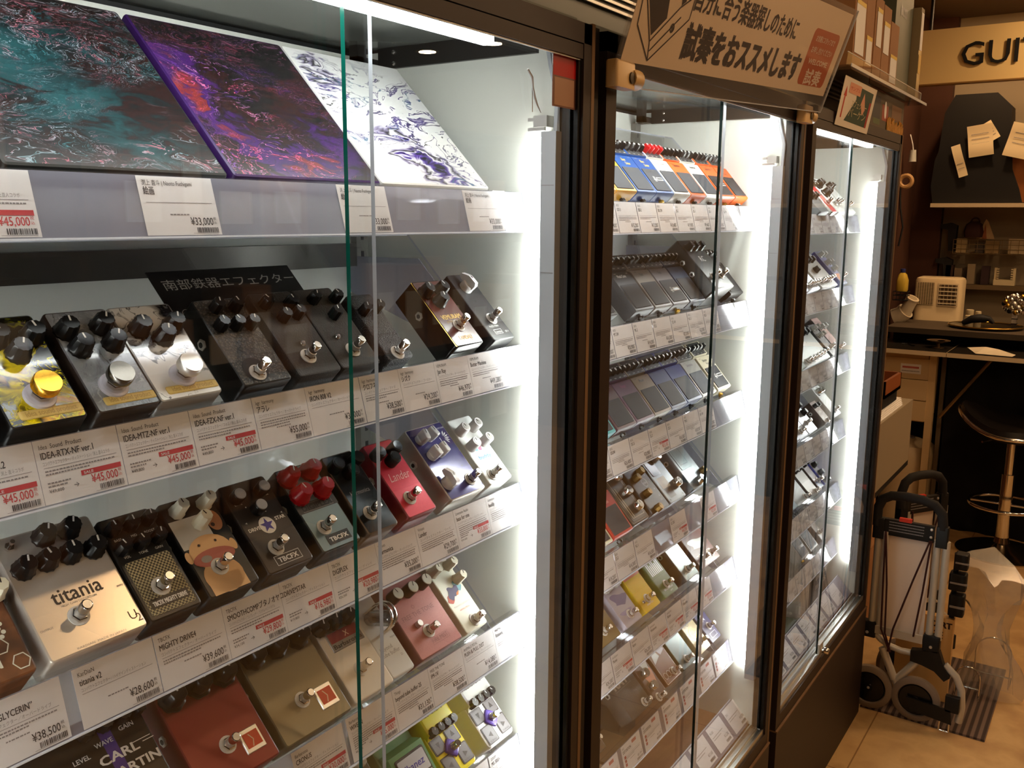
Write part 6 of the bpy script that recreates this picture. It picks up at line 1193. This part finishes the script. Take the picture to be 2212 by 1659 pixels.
def bag():
    e = empty('plastic_bag', 'clear plastic bag slumped over wire racks behind the trolleys', 'bag', None, (3.22, -.30, .007))
    n, m = 22, 12; pts = []; rnd = random.Random(4)
    for j in range(m+1):
        t = j/m
        for q in range(n):
            a = 2*PI*q/n; rx = .045+.03*t; ry = .080-.02*t+.022*math.sin(2*a+4*t)+.014*math.sin(5*a-9*t)+.02*math.sin(9*t)
            pts.append((rx*math.cos(a)+.012*math.sin(7*t+3*a), -.005-.03*(1-t)+ry*math.sin(a), .43*t+.035*math.sin(a+.6)*(t > .8)+.012*math.sin(5*a)*t))
    b = MB(); b.add(pts, [(j*n+q, j*n+(q+1) % n, (j+1)*n+(q+1) % n, (j+1)*n+q) for j in range(m) for q in range(n)], BAG, True)
    b.add([(x, y, z) for x, y, z in pts[-n:]], [tuple(range(n))], BAG); b.build('film', e)
    for k, (x, y, s, wd) in enumerate(((3.12, -.275, 1.0, 'front'), (3.26, -.33, 1.5, 'rear'))):
        b = MB(); b.tube([(x, y+.035*s, .010), (x, y+.035*s, .085*s)]+[(x, y+.035*s*math.cos(math.radians(t)), .085*s+.035*s*math.sin(math.radians(t))) for t in range(20, 180, 20)]+[(x, y-.035*s, .085*s), (x, y-.035*s, .010)], .0025, CHROME, 8); b.tube([(x, y+.035*s, .05), (x, y-.035*s, .05)], .0025, CHROME, 8); b.tube([(x, y+.035*s, .010), (x+.09, y+.035*s, .010), (x+.09, y-.035*s, .010), (x, y-.035*s, .010)], .0025, CHROME, 8)
        one('wire_stand', 'bent chrome wire stand on the mat, %s one' % wd, 'stand', b)
bag()
def brackets():
    e = empty('bracket_stack', 'stack of three black plastic brackets right of the front trolley', 'brackets', None, (3.06, -.235, .007)); bp = P('black_nylon', (12, 11, 11), .5)
    b = MB(); b.cyl((.02, .02, 0), (.02, .02, .50), .008, BLKM); b.build('post', e)
    for z, w_, h in ((.30, .045, .07), (.385, .05, .055), (.455, .04, .05)):
        b = MB(); b.rbox((-.01, -.015, z), (.035, -.015+w_, z+h), .008, bp, None, .006); b.box((-.012, -.02, z+h*.4), (-.008, w_-.02, z+h*.5), INKG); b.build('bracket', e)
brackets()
def side_boxes():
    b = MB(); b.box((3.05, .072, .62), (3.75, .42, .86), P('white_steel_box', (158, 144, 120), .5)); b.box((3.05, .072, .60), (3.75, .42, .62), BLKM); one('storage_box', 'white storage box beside the farthest showcase', 'box', b)
    for q in range(5):
        b = MB(); b.box((3.10+.01*q, .08+.004*q, .861+q*.004), (3.60+.012*q, .40, .8645+q*.004), PAPER); one('paper_sheet', 'sheet in the pile of papers on the white storage box', 'paper', b, 'papers on the white storage box')
    b = MB(); W_ = P('orange_wood', (146, 82, 42), .5); x0, x1, y0, y1 = 3.30, 3.56, .085, .30; z = .93
    b.box((x0, y0, z), (x1, y1, z+.012), W_); b.box((x0, y0, z), (x1, y0+.01, z+.06), W_); b.box((x0, y1-.01, z), (x1, y1, z+.06), W_); b.box((x0, y0, z), (x0+.01, y1, z+.06), W_); b.box((x1-.01, y0, z), (x1, y1, z+.06), W_); one('wooden_tray', 'orange wooden tray above the white storage box', 'tray', b)
    b = MB(); b.box((3.28, .10, .883), (3.58, .36, .93), BLKM); one('equipment_case', 'flat black case under the orange wooden tray', 'case', b)
    for q, (z0, z1, y, wd) in enumerate(((.0, .34, .12, 'lower'), (.34, .60, .20, 'upper'))):
        b = MB(); b.box((3.42, y, z0), (3.85, .42, z1), CARD); b.box((3.419, y+.05, z0+.12), (3.421, .30, z0+.15), P('box_tape', (150, 122, 84), .4)); one('cardboard_box', '%s brown cardboard carton stacked below the white storage box' % wd, 'box', b)
side_boxes()

# ------------------------------------------------------------------ across the aisle (seen as reflections in the glass)
def opposite():
    e = empty('display_rack', 'dark wooden rack of boxes across the aisle', 'rack', None, (2.4, -2.35, 0))
    for z in (.30, .85, 1.40, 1.95):
        b = MB(); b.box((-1.9, -.4, z), (2.2, 0, z+.03), BROWN); b.build('shelf_board', e)
    for x in (-1.92, -.6, .75, 2.2):
        b = MB(); b.box((x, -.4, 0), (x+.03, 0, 2.0), BROWN); b.build('upright', e)
    b = MB(); b.box((-1.9, -.42, 0), (2.2, -.4, 2.0), BROWND); b.build('back_board', e)
    rnd = random.Random(11)
    for z in (.33, .88, 1.43):
        x = .60
        while x < 4.45:
            w_ = rnd.uniform(.14, .34); h = rnd.uniform(.22, .46)
            if not any(abs(x+w_/2-u) < w_/2+.03 for u in (1.815, 3.165)):
                b = MB(); b.box((0, -.26, 0), (w_-.02, 0, h), CARD if rnd.random() < .7 else P('black_satin', (24, 23, 22), .35)); b.M = frame((.02, .0008, .02), (-1, 0, 0), (0, 0, 1)); b.rect(-w_*.7, h*.2, -w_*.15, h*.65, PAPER)
                one('stock_box', 'stock box on the rack across the aisle', 'box', b, 'stock boxes across the aisle', loc=(x, -2.36, z))
            x += w_
opposite()
